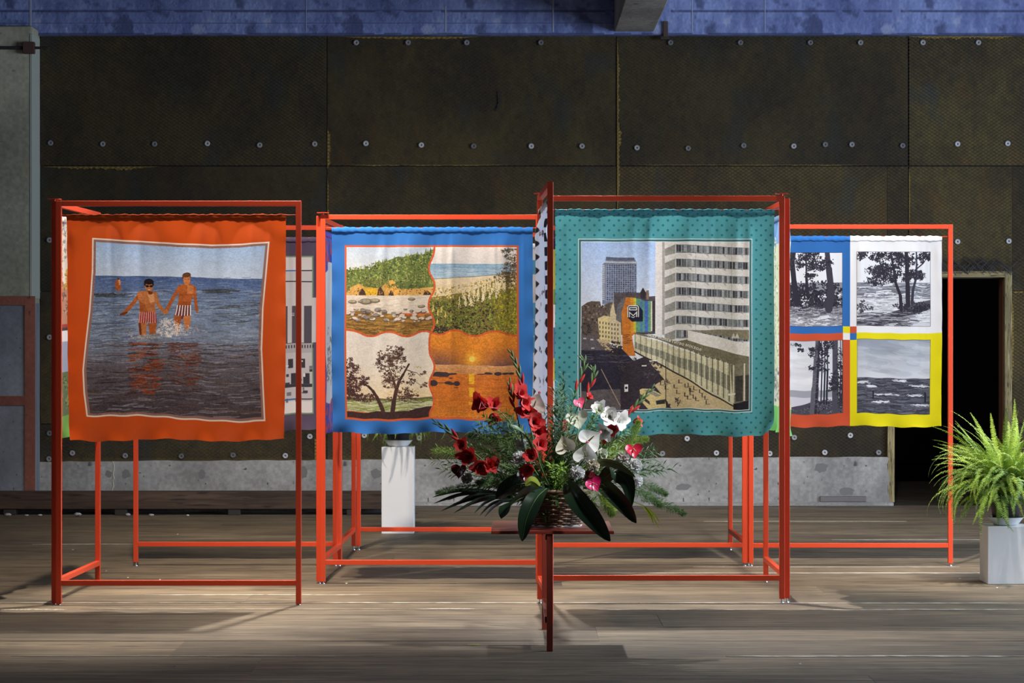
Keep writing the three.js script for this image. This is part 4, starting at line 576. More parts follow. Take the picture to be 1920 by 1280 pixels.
  { const g = new THREE.ExtrudeGeometry(new THREE.Shape([[0, 0.14], [0.03, 0.12], [0.024, 0.02], [0.012, -0.02], [-0.02, -0.04], [0.006, 0.03]].map(([x, y]) => new THREE.Vector2(x, y))), { depth: 0.004, bevelEnabled: false }); g.translate(wx(933), wy(200), WZ + 0.004); part('tear', g, M.iron, wallBack); }
}
// diamond wire netting stretched over the panels
{
  const s = new Soup(), rects = [[wx(77), wx(1663), plinthY + 0.02, beamY], [wx(1663), wx(1898), wy(508), beamY], [wx(1898), 5.3, 0.4, beamY]], slope = 0.66, step = 0.047, r = 0.0013;
  for (const sg of [1, -1]) for (const [x0, x1, y0, y1] of rects) for (let c = Math.floor((x0 - 8) / step) * step; c < x1 + 8; c += step) {
    let ax = x0, ay = y0 + sg * slope * (x0 - c), bx = x1, by = y0 + sg * slope * (x1 - c);       // line y = y0 + sg*slope*(x-c)
    const fit = (yy) => c + (yy - y0) / (sg * slope); const xs = [fit(y0), fit(y1)].sort((p, q) => p - q); ax = Math.max(x0, xs[0]); bx = Math.min(x1, xs[1]); if (bx - ax < 0.01) continue;
    ay = y0 + sg * slope * (ax - c); by = y0 + sg * slope * (bx - c); const z = WZ + 0.010 + sg * 0.0012, n = 2;
    s.tube([V3(ax, ay, z), V3((ax + bx) / 2, (ay + by) / 2, z + 0.0015), V3(bx, by, z)], r, 4);
  }
  const m = solo('wire_netting', s.build(), M.wire, 'diamond wire netting stretched over the dark wall panels', 'netting'); m.userData.kind = 'stuff';
  // loose flap of netting rolled above the doorway
  const f = new Soup();
  for (let k = 0; k < 130; k++) { const x = lerp(wx(1640), wx(1897), rnd()), y = wy(rr(500, 512)), l = rr(0.07, 0.16), dir = rnd() < 0.72 ? 1 : -1; f.tube([V3(x, y - 0.02, WZ + rr(0.03, 0.09)), V3(x - dir * l * 0.5, y + l * 0.35, WZ + rr(0.04, 0.10)), V3(x - dir * l, y + l * 0.75, WZ + rr(0.015, 0.04))], 0.0022, 4); }
  const n = solo('netting_flap', f.build(), std({ color: lin(0.06, 0.065, 0.08), roughness: 0.5, metalness: 0.3 }), 'grey bunched edge of wire netting hanging over the doorway', 'netting'); n.userData.kind = 'stuff';
}
// concrete plinth, ledge and timber rail
{
  const n = 60, s = new THREE.Shape(); s.moveTo(wx(76), 0); s.lineTo(wx(1663), 0); for (let k = 0; k <= 8; k++) s.lineTo(wx(1664) + rr(-0.02, 0.012), lerp(0.03, plinthY + 0.01, k / 8)); for (let k = 0; k <= n; k++) s.lineTo(lerp(wx(1662), wx(76), k / n), lerp(wy(857), wy(866), k / n) + rr(-0.005, 0.005)); s.closePath();
  const g = new THREE.ExtrudeGeometry(s, { depth: 0.11, bevelEnabled: true, bevelSize: 0.006, bevelThickness: 0.006, bevelSegments: 1 }); g.translate(0, 0, WZ - 0.069);
  const t = struct('trim_1', metreUv(g, 0.45), M.concrete, 'pale stained concrete plinth below the wall panels', 'plinth');
  const cr = new Soup(); const q = []; for (let k = 0; k <= 14; k++) q.push(V3(wx(213) + rr(-0.012, 0.012), lerp(0.05, plinthY - 0.01, k / 14), WZ + 0.047)); cr.tube(q, 0.005, 4); part('crack_filler', cr.build(), M.putty, t);
  for (const [x, y, w, h] of [[205, 888, 0.045, 0.05], [238, 888, 0.06, 0.06], [379, 889, 0.05, 0.06], [570, 885, 0.05, 0.08], [705, 887, 0.07, 0.07], [1538, 876, 0.09, 0.07], [1587, 920, 0.10, 0.06], [1280, 912, 0.10, 0.05]]) { const c = new THREE.CircleGeometry(0.5, 14); const p = c.attributes.position; for (let i = 1; i < p.count; i++) { const f = rr(0.8, 1.15); p.setXY(i, p.getX(i) * f, p.getY(i) * f); } c.scale(w * 1.3, h * 1.3, 1); c.translate(wx(x), wy(y), WZ + 0.0482); part('damp_stain', c, std({ color: lin(0.16, 0.155, 0.155), roughness: 0.95 }), t); }
  struct('trim_2', metreUv(boxAt(wx(700), wx(1672), 0, 0.035, WZ + 0.04, WZ + 0.13, 0.008), 0.5), M.concrete, 'low concrete kerb at the foot of the plinth', 'kerb');
  struct('trim_3', metreUv(boxAt(-6.0, wx(770), 0, 0.055, WZ + 0.04, zAt(21.5), 0.01), 0.5), M.concrete, 'low concrete ledge behind the timber rail', 'ledge');
  solo('brick_remnant', metreUv(boxAt(wx(1536), wx(1622), 0.036, 0.085, WZ + 0.035, WZ + 0.075, 0.004), 0.5), std({ color: lin(0.15, 0.135, 0.135), roughness: 0.95, bumpMap: bumpNoise, bumpScale: 0.006 }), 'dark brick strip at the foot of the plinth near the doorway', 'brick');
  const rl = thing('timber_rail', 'long dark brown timber rail lying along the foot of the wall', 'rail', [px2x(380, 21.3), 0, zAt(21.3)]);
  const L0 = px2x(-60, 21.3) - rl.position.x, L1 = px2x(777, 21.3) - rl.position.x; part('beam', metreUv(boxAt(L0, L1, 0.05, 0.196, -0.06, 0.06, 0.006), 0.4), M.rail, rl);
  for (const px of [20, 228, 440, 662]) part('block', boxAt(px2x(px, 21.3) - 0.05 - rl.position.x, px2x(px, 21.3) + 0.05 - rl.position.x, 0, 0.05, -0.05, 0.05, 0.004), M.iron, rl);
  const rub = std({ color: lin(0.42, 0.41, 0.40), roughness: 1 });
  for (const [px, w] of [[15, 0.05], [75, 0.035], [146, 0.06], [240, 0.05], [284, 0.04], [50, 0.03], [352, 0.03]]) { const g2 = new THREE.IcosahedronGeometry(w * 0.5, 0); g2.scale(1.3, 0.55, 0.9); g2.rotateY(rr(0, 3)); const m = solo('rubble_chip', g2, rub, 'small pale chip of rubble on the floor before the timber rail', 'rubble', 'rubble chips by the timber rail'); m.position.set(px2x(px, 21.12), w * 0.26, zAt(21.12)); }
}
// column at the left with its painted steel guard
{
  const cd = 22.15, cx = wx(74), z1 = zAt(cd);
  const col = struct('wall_pillar', metreUv(boxAt(-5.6, cx, 0, beamY + 0.05, WZ - 0.068, z1, 0.012), 0.4), M.column, 'stained grey concrete pillar at the left end of the wall', 'pillar');
  part('arris', boxAt(cx - 0.02, cx + 0.004, wy(560), beamY - 0.02, WZ - 0.05, z1 + 0.004, 0.004), std({ color: lin(0.34, 0.36, 0.31), roughness: 0.9 }), col);
  const gx1 = cx + 0.014, gz = z1 + 0.03, top = px2y(555, cd), g = thing('pillar_guard', 'grey steel guard with red brown frame round the pillar foot', 'guard', [gx1 - 0.6, 0, z1]);
  const ox = gx1 - 0.6, oz = z1, B = (x0, x1, y0, y1, za, zb) => boxAt(x0 - ox, x1 - ox, y0, y1, za - oz, zb - oz, 0.003);
  part('sheet', metreUv(B(-5.6, gx1 - 0.05, 0.0, top - 0.01, z1 + 0.002, gz - 0.012), 0.5), M.grey, g); part('side_sheet', B(gx1 - 0.012, gx1, 0, top - 0.06, WZ + 0.05, gz - 0.01), M.grey, g);
  part('upright', metreUv(B(px2x(47, cd), px2x(67, cd), 0.0, top, gz - 0.012, gz), 0.5), M.rust, g); part('crossbar', metreUv(B(-5.6, px2x(47, cd), top - 0.08, top, gz - 0.012, gz), 0.5), M.rust, g); part('crossbar', metreUv(B(-5.6, px2x(47, cd), px2y(760, cd), px2y(742, cd), gz - 0.012, gz), 0.5), M.rust, g);
  const pp = thing('pipe', 'thin black pipe running across the pillar below the blue beam', 'pipe', [cx - 0.3, wy(99), z1 + 0.03]); const pg = new THREE.CylinderGeometry(0.014, 0.014, 1.5, 10); pg.rotateZ(Math.PI / 2); pg.translate(-0.45, 0, 0); part('tube', pg, M.iron, pp); part('clamp', boxAt(0.23, 0.33, -0.05, 0.05, -0.032, 0.03, 0.006), std({ color: lin(0.07, 0.035, 0.022), roughness: 0.9 }), pp); const rg = new THREE.CylinderGeometry(0.012, 0.012, 0.12, 8); rg.rotateZ(Math.PI / 2); rg.translate(0.38, 0, 0); part('stub', rg, M.iron, pp);
}
// edge beam over the wall and the cross beam coming forward from it
{
  const g = metreUv(boxAt(-8.9, 8.9, beamY, HALL.h - 0.02, WZ - 0.06, WZ + 0.06, 0.01), 0.5); const b = struct('trim_4', g, M.blue, 'blue washed concrete beam over the dark wall panels', 'beam');
  for (const [px, w] of [[60, 0.02], [836, 0.012], [1037, 0.012], [1297, 0.008], [1433, 0.008], [575, 0.006]]) part('pour_seam', boxAt(wx(px) - w / 2, wx(px) + w / 2, beamY + 0.03, beamY + rr(0.2, 0.5), WZ + 0.055, WZ + 0.0635, 0.001), std({ color: lin(0.32, 0.34, 0.44), roughness: 0.95 }), b);
  for (const py of [21, 45]) part('board_mark', boxAt(-4.5, wx(1150), wy(py) - 0.002, wy(py) + 0.002, WZ + 0.055, WZ + 0.0625), M.blue, b);
  struct('trim_5', metreUv(boxAt(wx(1151), wx(1226), wy(61), HALL.h - 0.02, WZ + 0.065, HALL.z1 - 0.02, 0.012), 0.35), M.concrete, 'concrete cross beam running forward from the blue beam', 'beam');
  const k = thing('iron_bracket', 'small rusty iron bracket under the blue beam beside the cross beam', 'bracket', [wx(1247), wy(57), WZ + 0.075]); part('strap', boxAt(-0.02, 0.02, -0.075, 0.07, -0.014, 0.012, 0.003), std({ color: lin(0.07, 0.04, 0.03), roughness: 0.9 }), k); part('foot', boxAt(-0.045, 0.03, -0.09, -0.07, -0.014, 0.03, 0.003), M.iron, k);
}
// doorway: timber studs, lintel, jamb and the dark room behind
{
  const o = new THREE.Group(); o.name = 'door_1'; o.userData = { kind: 'structure', label: 'open doorway framed in pale timber leading to a dark room', category: 'doorway' }; scene.add(o);
  const B = (a, b, c, d, e, f) => metreUv(boxAt(a, b, c, d, e, f, 0.003), 1, rnd(), rnd());
  const rot = (g) => { const uv = g.attributes.uv; for (let i = 0; i < uv.count; i++) uv.setXY(i, uv.getY(i), uv.getX(i)); return g; };
  part('stud', rot(B(wx(1663), wx(1676), 0.03, wy(508), WZ - 0.06, WZ + 0.045)), M.stud, o); part('stud', rot(B(wx(1882), wx(1896), 0.0, wy(508), WZ - 0.06, WZ + 0.045)), M.stud, o); part('lintel', B(wx(1676), wx(1882), wy(520), wy(508), WZ - 0.06, WZ + 0.045), M.stud, o); part('jamb', boxAt(wx(1882) - 0.006, wx(1882), 0, wy(520), WZ - 0.20, WZ - 0.02), M.jamb, o);
  const x0 = doorX0 - 1.6, x1 = doorX1 + 4.0, z0 = WZ - 8.0, z1 = WZ - 0.36, h = 3.0;
  struct('wall_beyond', mergeGeometries([boxAt(x0 - 0.1, x0, 0, h, z0, z1), boxAt(x1, x1 + 0.1, 0, h, z0, z1), boxAt(x0 - 0.1, x1 + 0.1, 0, h, z0 - 0.1, z0), boxAt(x0 - 0.1, x1 + 0.1, h, h + 0.1, z0 - 0.1, z1)]), M.plaster, 'walls of the unlit room seen through the open doorway', 'wall');
  struct('floor_beyond', metreUv(boxAt(x0 - 0.1, x1 + 0.1, -0.12, -0.031, z0 - 0.1, z1 + 0.3), 0.4), floor.material, 'floor of the unlit room behind the doorway', 'floor');
}
// track spotlights above the picture
{
  for (const [z, label] of [[1.60, 'black lighting track hung from the ceiling in front of the scarves'], [-0.4, 'black lighting track hung from the ceiling between the scarves']]) { const tr = thing('lighting_track', label, 'track', [0.4, 5.25, z]); part('track', boxAt(-3.4, 3.4, -0.02, 0.02, -0.02, 0.02, 0.004), M.iron, tr); for (const x of [-2.8, 0, 2.8]) part('hanger', boxAt(x - 0.008, x + 0.008, 0.02, HALL.h - 5.25, -0.008, 0.008), M.iron, tr); }
  { const tr = thing('lighting_track', 'short black lighting track hung from the ceiling in front of the flower stand', 'track', [3.4, 5.25, 5.2]); part('track', boxAt(-0.4, 0.4, -0.02, 0.02, -0.02, 0.02, 0.004), M.iron, tr); part('hanger', boxAt(-0.008, 0.008, 0.02, HALL.h - 5.25, -0.008, 0.008), M.iron, tr); }
  SPOTS.forEach(([x, y, z, ax, ay, az, cd, angle, pen, colour, soft = 3], k) => {
    const o = thing('track_spotlight', 'black track spotlight hanging above the scarves', 'spotlight', [x, y, z], 'track spotlights above the scarves'), dir = V3(ax - x, ay - y, az - z).normalize();
    const q = new THREE.Quaternion().setFromUnitVectors(V3(0, -1, 0), dir), can = new THREE.LatheGeometry([[0.0, 0.10], [0.04, 0.10], [0.055, 0.06], [0.055, -0.07], [0.05, -0.07], [0.046, 0.02], [0.0, 0.03]].map(([a, b]) => new THREE.Vector2(a, b)), 20); can.applyQuaternion(q); part('housing', can, M.iron, o);
    const lens = new THREE.CylinderGeometry(0.045, 0.045, 0.006, 18); lens.translate(0, -0.055, 0); lens.applyQuaternion(q); part('lens', lens, new THREE.MeshStandardMaterial({ color: 0xffffff, emissive: colour, emissiveIntensity: 4 }), o);
    part('arm', boxAt(-0.012, 0.012, 0.06, 0.23, -0.012, 0.012), M.iron, o);
    const l = new THREE.SpotLight(colour, cd, 0, angle, pen, 2); l.position.copy(dir).multiplyScalar(0.09); l.target.position.set(ax - x, ay - y, az - z); o.add(l); o.add(l.target); l.castShadow = true; l.shadow.radius = soft; l.shadow.mapSize.set(1024, 1024); l.name = 'lamp_light'; l.target.name = 'lamp_aim';
  });
}
// ---------------------------------------------------------------- red steel frames and the scarves
const DA = 14.02, DD = 14.12, DC = 15.23, DF = 16.45, DH = 17.72, RA = zAt(DA), RD = zAt(DD), RC = zAt(DC), RF = zAt(DF), RH = zAt(DH), TUBE = 0.029, HP = 2.19;
// a frame stands between two floor points; its own x axis runs from the first to the second
function frame(label, x0, z0, x1, z1, lift, opt = {}) {
  const w = Math.hypot(x1 - x0, z1 - z0), o = thing('display_frame', label, 'frame', [(x0 + x1) / 2, 0, (z0 + z1) / 2]); o.rotation.y = Math.atan2(-(z1 - z0), x1 - x0);
  const h = w / 2, t = TUBE, bev = 0.0022, H = (opt.height ?? HP) + lift;
  for (const s of [-1, 1]) {
    part('post', boxAt(s > 0 ? h - t : -h, s > 0 ? h : -h + t, lift, H, -t / 2, t / 2, bev), M.red, o);
    const f = new Soup(); f.tube([V3(s * (h - t / 2), 0, 0), V3(s * (h - t / 2), lift + 0.004, 0)], 0.0045, 8); const ft = part('levelling_foot', f.build(), M.bolt, o); part('foot_pad', new THREE.CylinderGeometry(0.011, 0.012, 0.005, 14).translate(s * (h - t / 2), 0.0025, 0), M.bolt, ft);
  }
  part('top_bar', boxAt(-h + t, h - t, H - t, H, -t / 2, t / 2, bev), M.red, o); part('bottom_bar', boxAt(-h + t, h - t, 0.100 + lift, 0.100 + t + lift, -t / 2, t / 2, bev), M.red, o);
  const rg = new THREE.CylinderGeometry(0.0032, 0.0032, 2 * (h - t), 10); rg.rotateZ(Math.PI / 2); rg.translate(0, H - 0.078, 0); part('hanging_rod', rg, M.red, o);
  if (opt.plates) for (const s of opt.plates) { part('joining_plate', boxAt(s * (h - t / 2) - 0.034, s * (h - t / 2) + 0.034, H + 0.010, H + 0.0135, -0.032, 0.032), M.red, o); part('joining_stud', new THREE.CylinderGeometry(0.006, 0.006, 0.012, 8).translate(s * (h - t / 2), H + 0.005, 0), M.red, o); }
  return { o, w, H, rodY: H - 0.078 };
}
const XA = px2x(105.5, DA), XD1 = px2x(1471, DD), XC = px2x(601, DC), XG = px2x(250.5, DF), XF1 = px2x(1786, DF), XI1 = px2x(1400, DF), XH = px2x(668.5, DH);
const W = 1.30;
const fA = frame('red frame with the orange scarf of two bathers', XA, RA, px2x(565, DA), RA, 0.004);
const fD = frame('red frame with the teal dotted city scarf', XD1 - W, RD, XD1, RD, 0.022, { plates: [1], height: 2.205 });
const fC = frame('red frame with the blue bordered scarf of four seaside views', XC, RC, XC + W, RC, 0.012, { plates: [-1], height: 2.166 });
const fG = frame('red frame with the dark purple scarf behind the bathers scarf', XG, RF, XG + W, RF, 0.024, { height: 2.145 });
const fI = frame('red frame behind the teal city scarf, holding a colour block scarf', XI1 - W, RF, XI1, RF, 0.018, { height: 2.15 });
const fF = frame('red frame with the blue, white, red and yellow pine scarf', XF1 - W, RF, XF1, RF, 0.016, { height: 2.16 });
const fH = frame('rearmost red frame with a pale blue scarf behind the seaside scarf', XH, RH, XH + W, RH, 0.026, { height: 2.15 });
// side frames run back from the front ones
const fAs = frame('red side frame running back from the bathers frame', px2x(100, DA), RA - 0.02, px2x(184.5, 15.3), zAt(15.3), 0.004, { plates: [-1] });
const fCs = frame('red side frame running back from the seaside frame', px2x(597.3, DC), RC - 0.01, px2x(636, DF), RF - 0.02, 0.012, { height: 2.16 });
const fCs2 = frame('red side frame behind the seaside scarf reaching the rearmost frame', px2x(637, DF) - 0.004, RF - 0.05, px2x(663.5, DH), RH, 0.026, { height: 2.15 });
const fDs = frame('red side frame running back from the teal city frame', px2x(1476.5, DD), RD - 0.01, px2x(1435.5, 15.35), zAt(15.35), 0.024, { height: 2.19 });
const fFs = frame('red side frame running back between the colour block and pine frames', px2x(1403.6, DF), RF - 0.02, px2x(1369, DH), RH, 0.018, { height: 2.15 });
const fE = frame('dark red frame seen edge on, reaching forward to the flower stand', px2x(1012, DD), RD, px2x(1032, 12.86), zAt(12.86), 0.022, { plates: [-1], height: 2.205 });

function scarf(name, label, map, f, width, height, offset, opt = {}) {
  const o = thing(name, label, 'scarf', [f.o.position.x, f.rodY - height, f.o.position.z], 'printed scarves hanging in the red frames'); o.rotation.y = f.o.rotation.y;
  const nu = 230, nv = 70, s = new Soup(), ph = [rnd() * 6, rnd() * 6, rnd() * 6, rnd() * 6, rnd() * 6], x0 = offset - width / 2, deep = (opt.deep ?? 1) * 1.5, hem = 0.028;
  const gather = []; for (let k = 0; k < 22; k++) gather.push([rnd(), rr(0.006, 0.018), rr(0.3, 1), rr(1.6, 7)]);
  const surf = (u, v) => {
    let z = 0.010 * Math.sin(u * 12.5 + ph[0] + 0.5 * v) * (0.25 + 0.75 * v) + 0.007 * Math.sin(u * 27 + ph[1] + v * 0.6) * (1 - 0.4 * v) + 0.010 * Math.sin(v * 2.6 + u * 2 + ph[2]) * v;
    for (const [c, w, a, d] of gather) z += 0.012 * a * Math.exp(-((u - c - 0.01 * v * Math.sin(c * 40)) ** 2) / (2 * w * w * (1 + 2.5 * v))) * Math.exp(-v * d) * Math.min(1, v * 9);
    const b = Math.max(0, v - 0.93) / 0.07; z += b * b * 0.012 * Math.sin(u * 30 + ph[3]) + 0.004 * Math.sin(v * 40 + ph[4]) * Math.exp(-Math.min(u, 1 - u) * 40);
    z *= deep * Math.min(1, v * 12); if (opt.curl) { const e = Math.max(0, (u - 0.93) / 0.07) * Math.max(0, (v - 0.86) / 0.14); z += 0.10 * e * e; }
    let y = -hem * 0.4 - v * (height - hem * 0.4) + 0.006 * Math.sin(u * 11 + ph[2]) * v + 0.0025 * Math.sin(u * 47 + ph[0]) * v;
    let x = x0 + u * width + 0.008 * Math.sin(v * 7 + ph[1]) * (u - 0.5) * v + (opt.taper ?? 0) * (0.5 - u) * v;
    if (opt.curl) { const e = Math.max(0, (u - 0.93) / 0.07) * Math.max(0, (v - 0.90) / 0.10); y += 0.05 * e * e; x -= 0.018 * e * e; }
    return [x, height + y, z];
  };
  for (let j = 0; j <= nv; j++) for (let i = 0; i <= nu; i++) { const u = i / nu, v = j / nv, [x, y, z] = surf(u, v); s.v(x, y, z, u, 1 - v); }
  for (let j = 0; j < nv; j++) for (let i = 0; i < nu; i++) { const a = j * (nu + 1) + i, b = a + 1, c = a + nu + 1, d = c + 1; s.tri(a, c, d); s.tri(a, d, b); }
  const mat = new THREE.MeshPhysicalMaterial({ map, roughness: 0.97, transmission: opt.through ?? 0.40, thickness: 0, side: THREE.DoubleSide, specularIntensity: 0.35 });
  part('cloth', s.build(), mat, o);
  // the sewn sleeve round the rod, slightly puckered
  const t = new Soup(), n = 150, ring = 12;
  for (let i = 0; i <= n; i++) for (let k = 0; k < ring; k++) { const u = i / n, a = k / ring * Math.PI * 2, pk = 1 + 0.12 * Math.sin(u * 160 + k) + 0.10 * Math.sin(u * 61 + ph[3]), r = 0.0085 * pk; t.v(x0 + u * width, height - 0.012 + Math.sin(a) * r * 2.0 - 0.0, Math.cos(a) * r, u, 1 - 0.026 + 0.020 * Math.sin(a)); }
  for (let i = 0; i < n; i++) for (let k = 0; k < ring; k++) { const e = (k + 1) % ring, a = i * ring + k, b = i * ring + e, c = a + ring, d = b + ring; t.tri(a, d, b); t.tri(a, c, d); }
  const doubled = mat.clone(); doubled.transmission = 0.06; part('rod_sleeve', t.build(), doubled, o);   // two layers let little light through
  return o;
}
const offC = (a, b, d, f) => px2x((a + b) / 2, d) - f.o.position.x;
scarf('scarf_of_bathers', 'orange bordered scarf printed with two bathers wading hand in hand', printBathers, fA, 1.192, 1.222, offC(125, 536, DA, fA), { taper: 0.012 });
scarf('scarf_of_seaside_views', 'blue bordered scarf printed with four seaside views and wavy orange dividers', printSeaside, fC, 1.187, 1.21, offC(622, 999, DC, fC));
scarf('scarf_of_city_street', 'teal dotted scarf printed with a city street and white office block', printCity, fD, 1.20, 1.232, offC(1041, 1452, DD, fD), { curl: 1 });
scarf('scarf_of_pine_shore', 'scarf of blue, white, red and yellow quarters with black and white shore photographs', printPines, fF, 1.17, 1.21, offC(1422, 1766, DF, fF), { deep: 0.6 });
scarf('scarf_of_old_street', 'dark purple bordered scarf printed with a black and white street', printOldStreet, fG, 1.19, 1.226, offC(262, 606, DF, fG));
scarf('scarf_of_colour_blocks', 'scarf edged with yellow, green, white and blue blocks behind the teal scarf', printBlocks, fI, 1.19, 1.226, offC(1036, 1381, DF, fI));
scarf('scarf_of_pale_shore', 'pale blue and white scarf behind the right edge of the seaside scarf', printShore, fH, 1.19, 1.226, offC(683, 1004, DH, fH));
scarf('scarf_of_birch_park', 'scarf of pale birches with a green hem on the side frame by the bathers', printPark, fAs, 1.19, 1.222, 0);
scarf('scarf_of_red_and_blue_pattern', 'blue and red patterned scarf on the side frame by the seaside scarf', printPattern, fCs, 1.19, 1.222, 0);
scarf('scarf_of_woodland', 'pale woodland scarf with a green hem on the side frame by the teal scarf', printMeadow, fDs, 1.19, 1.222, 0);
scarf('scarf_of_black_teeth', 'white scarf with a black toothed edge seen nearly edge on', printZigzag, fE, 1.17, 1.222, 0, { deep: 1.3 });

// ---------------------------------------------------------------- flower stand, pedestals, pots
{
  const d0 = 11.9, d1 = 12.56, x0 = px2x(921, d0), x1 = px2x(1151.7, d0), top = 0.556, cx = px2x(1031, d0), st = thing('flower_stand', 'dark red stand with a square shelf under the flower basket', 'stand', [cx, 0, zAt(12.2)]);
  const oz = zAt(12.2), B = (a, b, c, d, e, f, r = 0.002) => boxAt(a - cx, b - cx, c, d, e - oz, f - oz, r);
  part('shelf', B(x0, x1, top - 0.015, top, zAt(d1), zAt(d0)), M.darkRed, st);
  part('leg', B(cx - 0.0145, cx + 0.0145, 0.0, top - 0.015, zAt(d0) - 0.034, zAt(d0) - 0.005), M.darkRed, st); part('leg', B(cx - 0.026, cx + 0.003, 0.0, top - 0.015, zAt(12.83), zAt(12.80)), M.darkRed, st);
  part('bottom_bar', B(cx - 0.024, cx + 0.003, 0.128, 0.157, zAt(12.80), zAt(d0) - 0.034), M.darkRed, st); part('top_bar', B(cx - 0.02, cx + 0.008, top - 0.045, top - 0.015, zAt(12.80), zAt(d0) - 0.034), M.darkRed, st);
}
const PED = [];
function pedestal(label, px, d, w, h) {
  const x = px, z = zAt(d) - w / 2, m = solo('pedestal', metreUv(boxAt(-w / 2, w / 2, 0, h, -w / 2, w / 2, 0.003), 1), M.white, label, 'pedestal'); m.position.set(x, 0, z); PED.push([x, h, z]);
  return [x, h, z];
}
const p1 = pedestal('tall white pedestal under the fern behind the seaside scarf', px2x(745.5, 19.19), 19.19, 0.24, 0.644);
const p2 = pedestal('low white cube pedestal under the fern by the doorway', px2x(1852, 15.2) + 0.13, 15.2, 0.26, 0.339);
function planter(where, p) {
  const dish = new THREE.LatheGeometry([[0, 0], [0.055, 0], [0.075, 0.008], [0.107, 0.048], [0.104, 0.050], [0.072, 0.014], [0, 0.010]].map(([a, b]) => new THREE.Vector2(a, b)), 40); const a = solo('saucer', dish, M.ceramic, `shallow white saucer under the ${where}`, 'saucer'); a.position.set(p[0], p[1], p[2]);
  const o = thing('flower_pot', `black plastic pot of the ${where}`, 'pot', [p[0], p[1] + 0.013, p[2]]); part('pot', new THREE.LatheGeometry([[0, 0], [0.072, 0], [0.094, 0.145], [0.100, 0.145], [0.100, 0.165], [0.092, 0.165], [0.088, 0.135], [0, 0.135]].map(([q, b]) => new THREE.Vector2(q, b)), 32), M.pot, o); part('soil', new THREE.CylinderGeometry(0.088, 0.088, 0.006, 24).translate(0, 0.139, 0), M.soil, o);
}
planter('fern behind the seaside scarf', p1); planter('fern by the doorway', p2);
// ---------------------------------------------------------------- plants
const leafMat = (r, g, b, o = {}) => new THREE.MeshPhysicalMaterial({ color: lin(r, g, b), roughness: o.rough ?? 0.9, transmission: o.through ?? 0.3, thickness: 0, side: THREE.DoubleSide });
const solid = (r, g, b, rough = 0.5, extra = {}) => std({ color: lin(r, g, b), roughness: rough, side: THREE.DoubleSide, ...extra });
const ferns = [leafMat(0.22, 0.36, 0.030), leafMat(0.15, 0.27, 0.025), leafMat(0.31, 0.45, 0.040)];
function frondGeometry(len, lift, bend, width, pairs, wob) {       // leaves the origin along +x at the angle lift and arches over by bend
  const s = new Soup(), n = 24, pts = [V3(0, 0, 0)]; for (let k = 1; k <= n; k++) { const t = k / n, a = lift - bend * Math.pow(t, 1.35), q = pts[k - 1]; pts.push(V3(q.x + Math.cos(a) * len / n, q.y + Math.sin(a) * len / n, wob * Math.sin(t * 2.6) * t)); }
  s.tube(pts, (t) => 0.0022 * (1 - 0.75 * t), 4);
  const cv = new THREE.CatmullRomCurve3(pts);
  for (let k = 0; k < pairs; k++) {
    const t = 0.12 + 0.88 * k / pairs, p = cv.getPoint(t), tan = cv.getTangent(t), sidev = V3(0, 0, 1), l = width * Math.min(1, 0.25 + 3.2 * (t - 0.10)) * Math.pow(Math.max(0.03, 1 - t), 0.55) * rr(0.85, 1.12);
    const up = sidev.clone().cross(tan).normalize();
    for (const e of [-1, 1]) {
      const dir = sidev.clone().multiplyScalar(e).addScaledVector(tan, 0.25).addScaledVector(up, 0.10 + rr(-0.22, 0.22)).normalize(), w = 0.0066 * Math.min(1, 0.3 + l / 0.03), wide = tan.clone().addScaledVector(up, rr(-0.35, 0.35)).normalize();
      const a = s.vv(p.clone().addScaledVector(wide, -w * 0.5)), b = s.vv(p.clone().addScaledVector(wide, w * 0.6)), m = p.clone().addScaledVector(dir, l * 0.55), c = s.vv(m.clone().addScaledVector(wide, -w * 0.42)), d = s.vv(m.clone().addScaledVector(wide, w * 0.52)), tip = s.vv(p.clone().addScaledVector(dir, l).addScaledVector(up, -l * 0.25).addScaledVector(tan, l * 0.12));
      s.tri(a, c, d); s.tri(a, d, b); s.tri(c, tip, d);
    }
  }
  return s.build();
}
const frondSet = [], upright = [], inner = [];
for (let k = 0; k < 16; k++) frondSet.push(frondGeometry(rr(0.50, 0.68), rr(0.75, 1.3), rr(2.0, 3.0), rr(0.030, 0.042), 54, rr(-0.10, 0.10)));
for (let k = 0; k < 8; k++) upright.push(frondGeometry(rr(0.50, 0.64), rr(1.15, 1.5), rr(0.3, 1.5), rr(0.030, 0.040), 54, rr(-0.05, 0.05)));
for (let k = 0; k < 8; k++) inner.push(frondGeometry(rr(0.36, 0.50), rr(1.1, 1.5), rr(1.2, 2.2), rr(0.036, 0.046), 34, rr(-0.06, 0.06)));
const drooping = []; for (let k = 0; k < 8; k++) drooping.push(frondGeometry(rr(0.30, 0.46), rr(0.25, 0.75), rr(1.5, 2.2), rr(0.032, 0.042), 44, rr(-0.06, 0.06)));
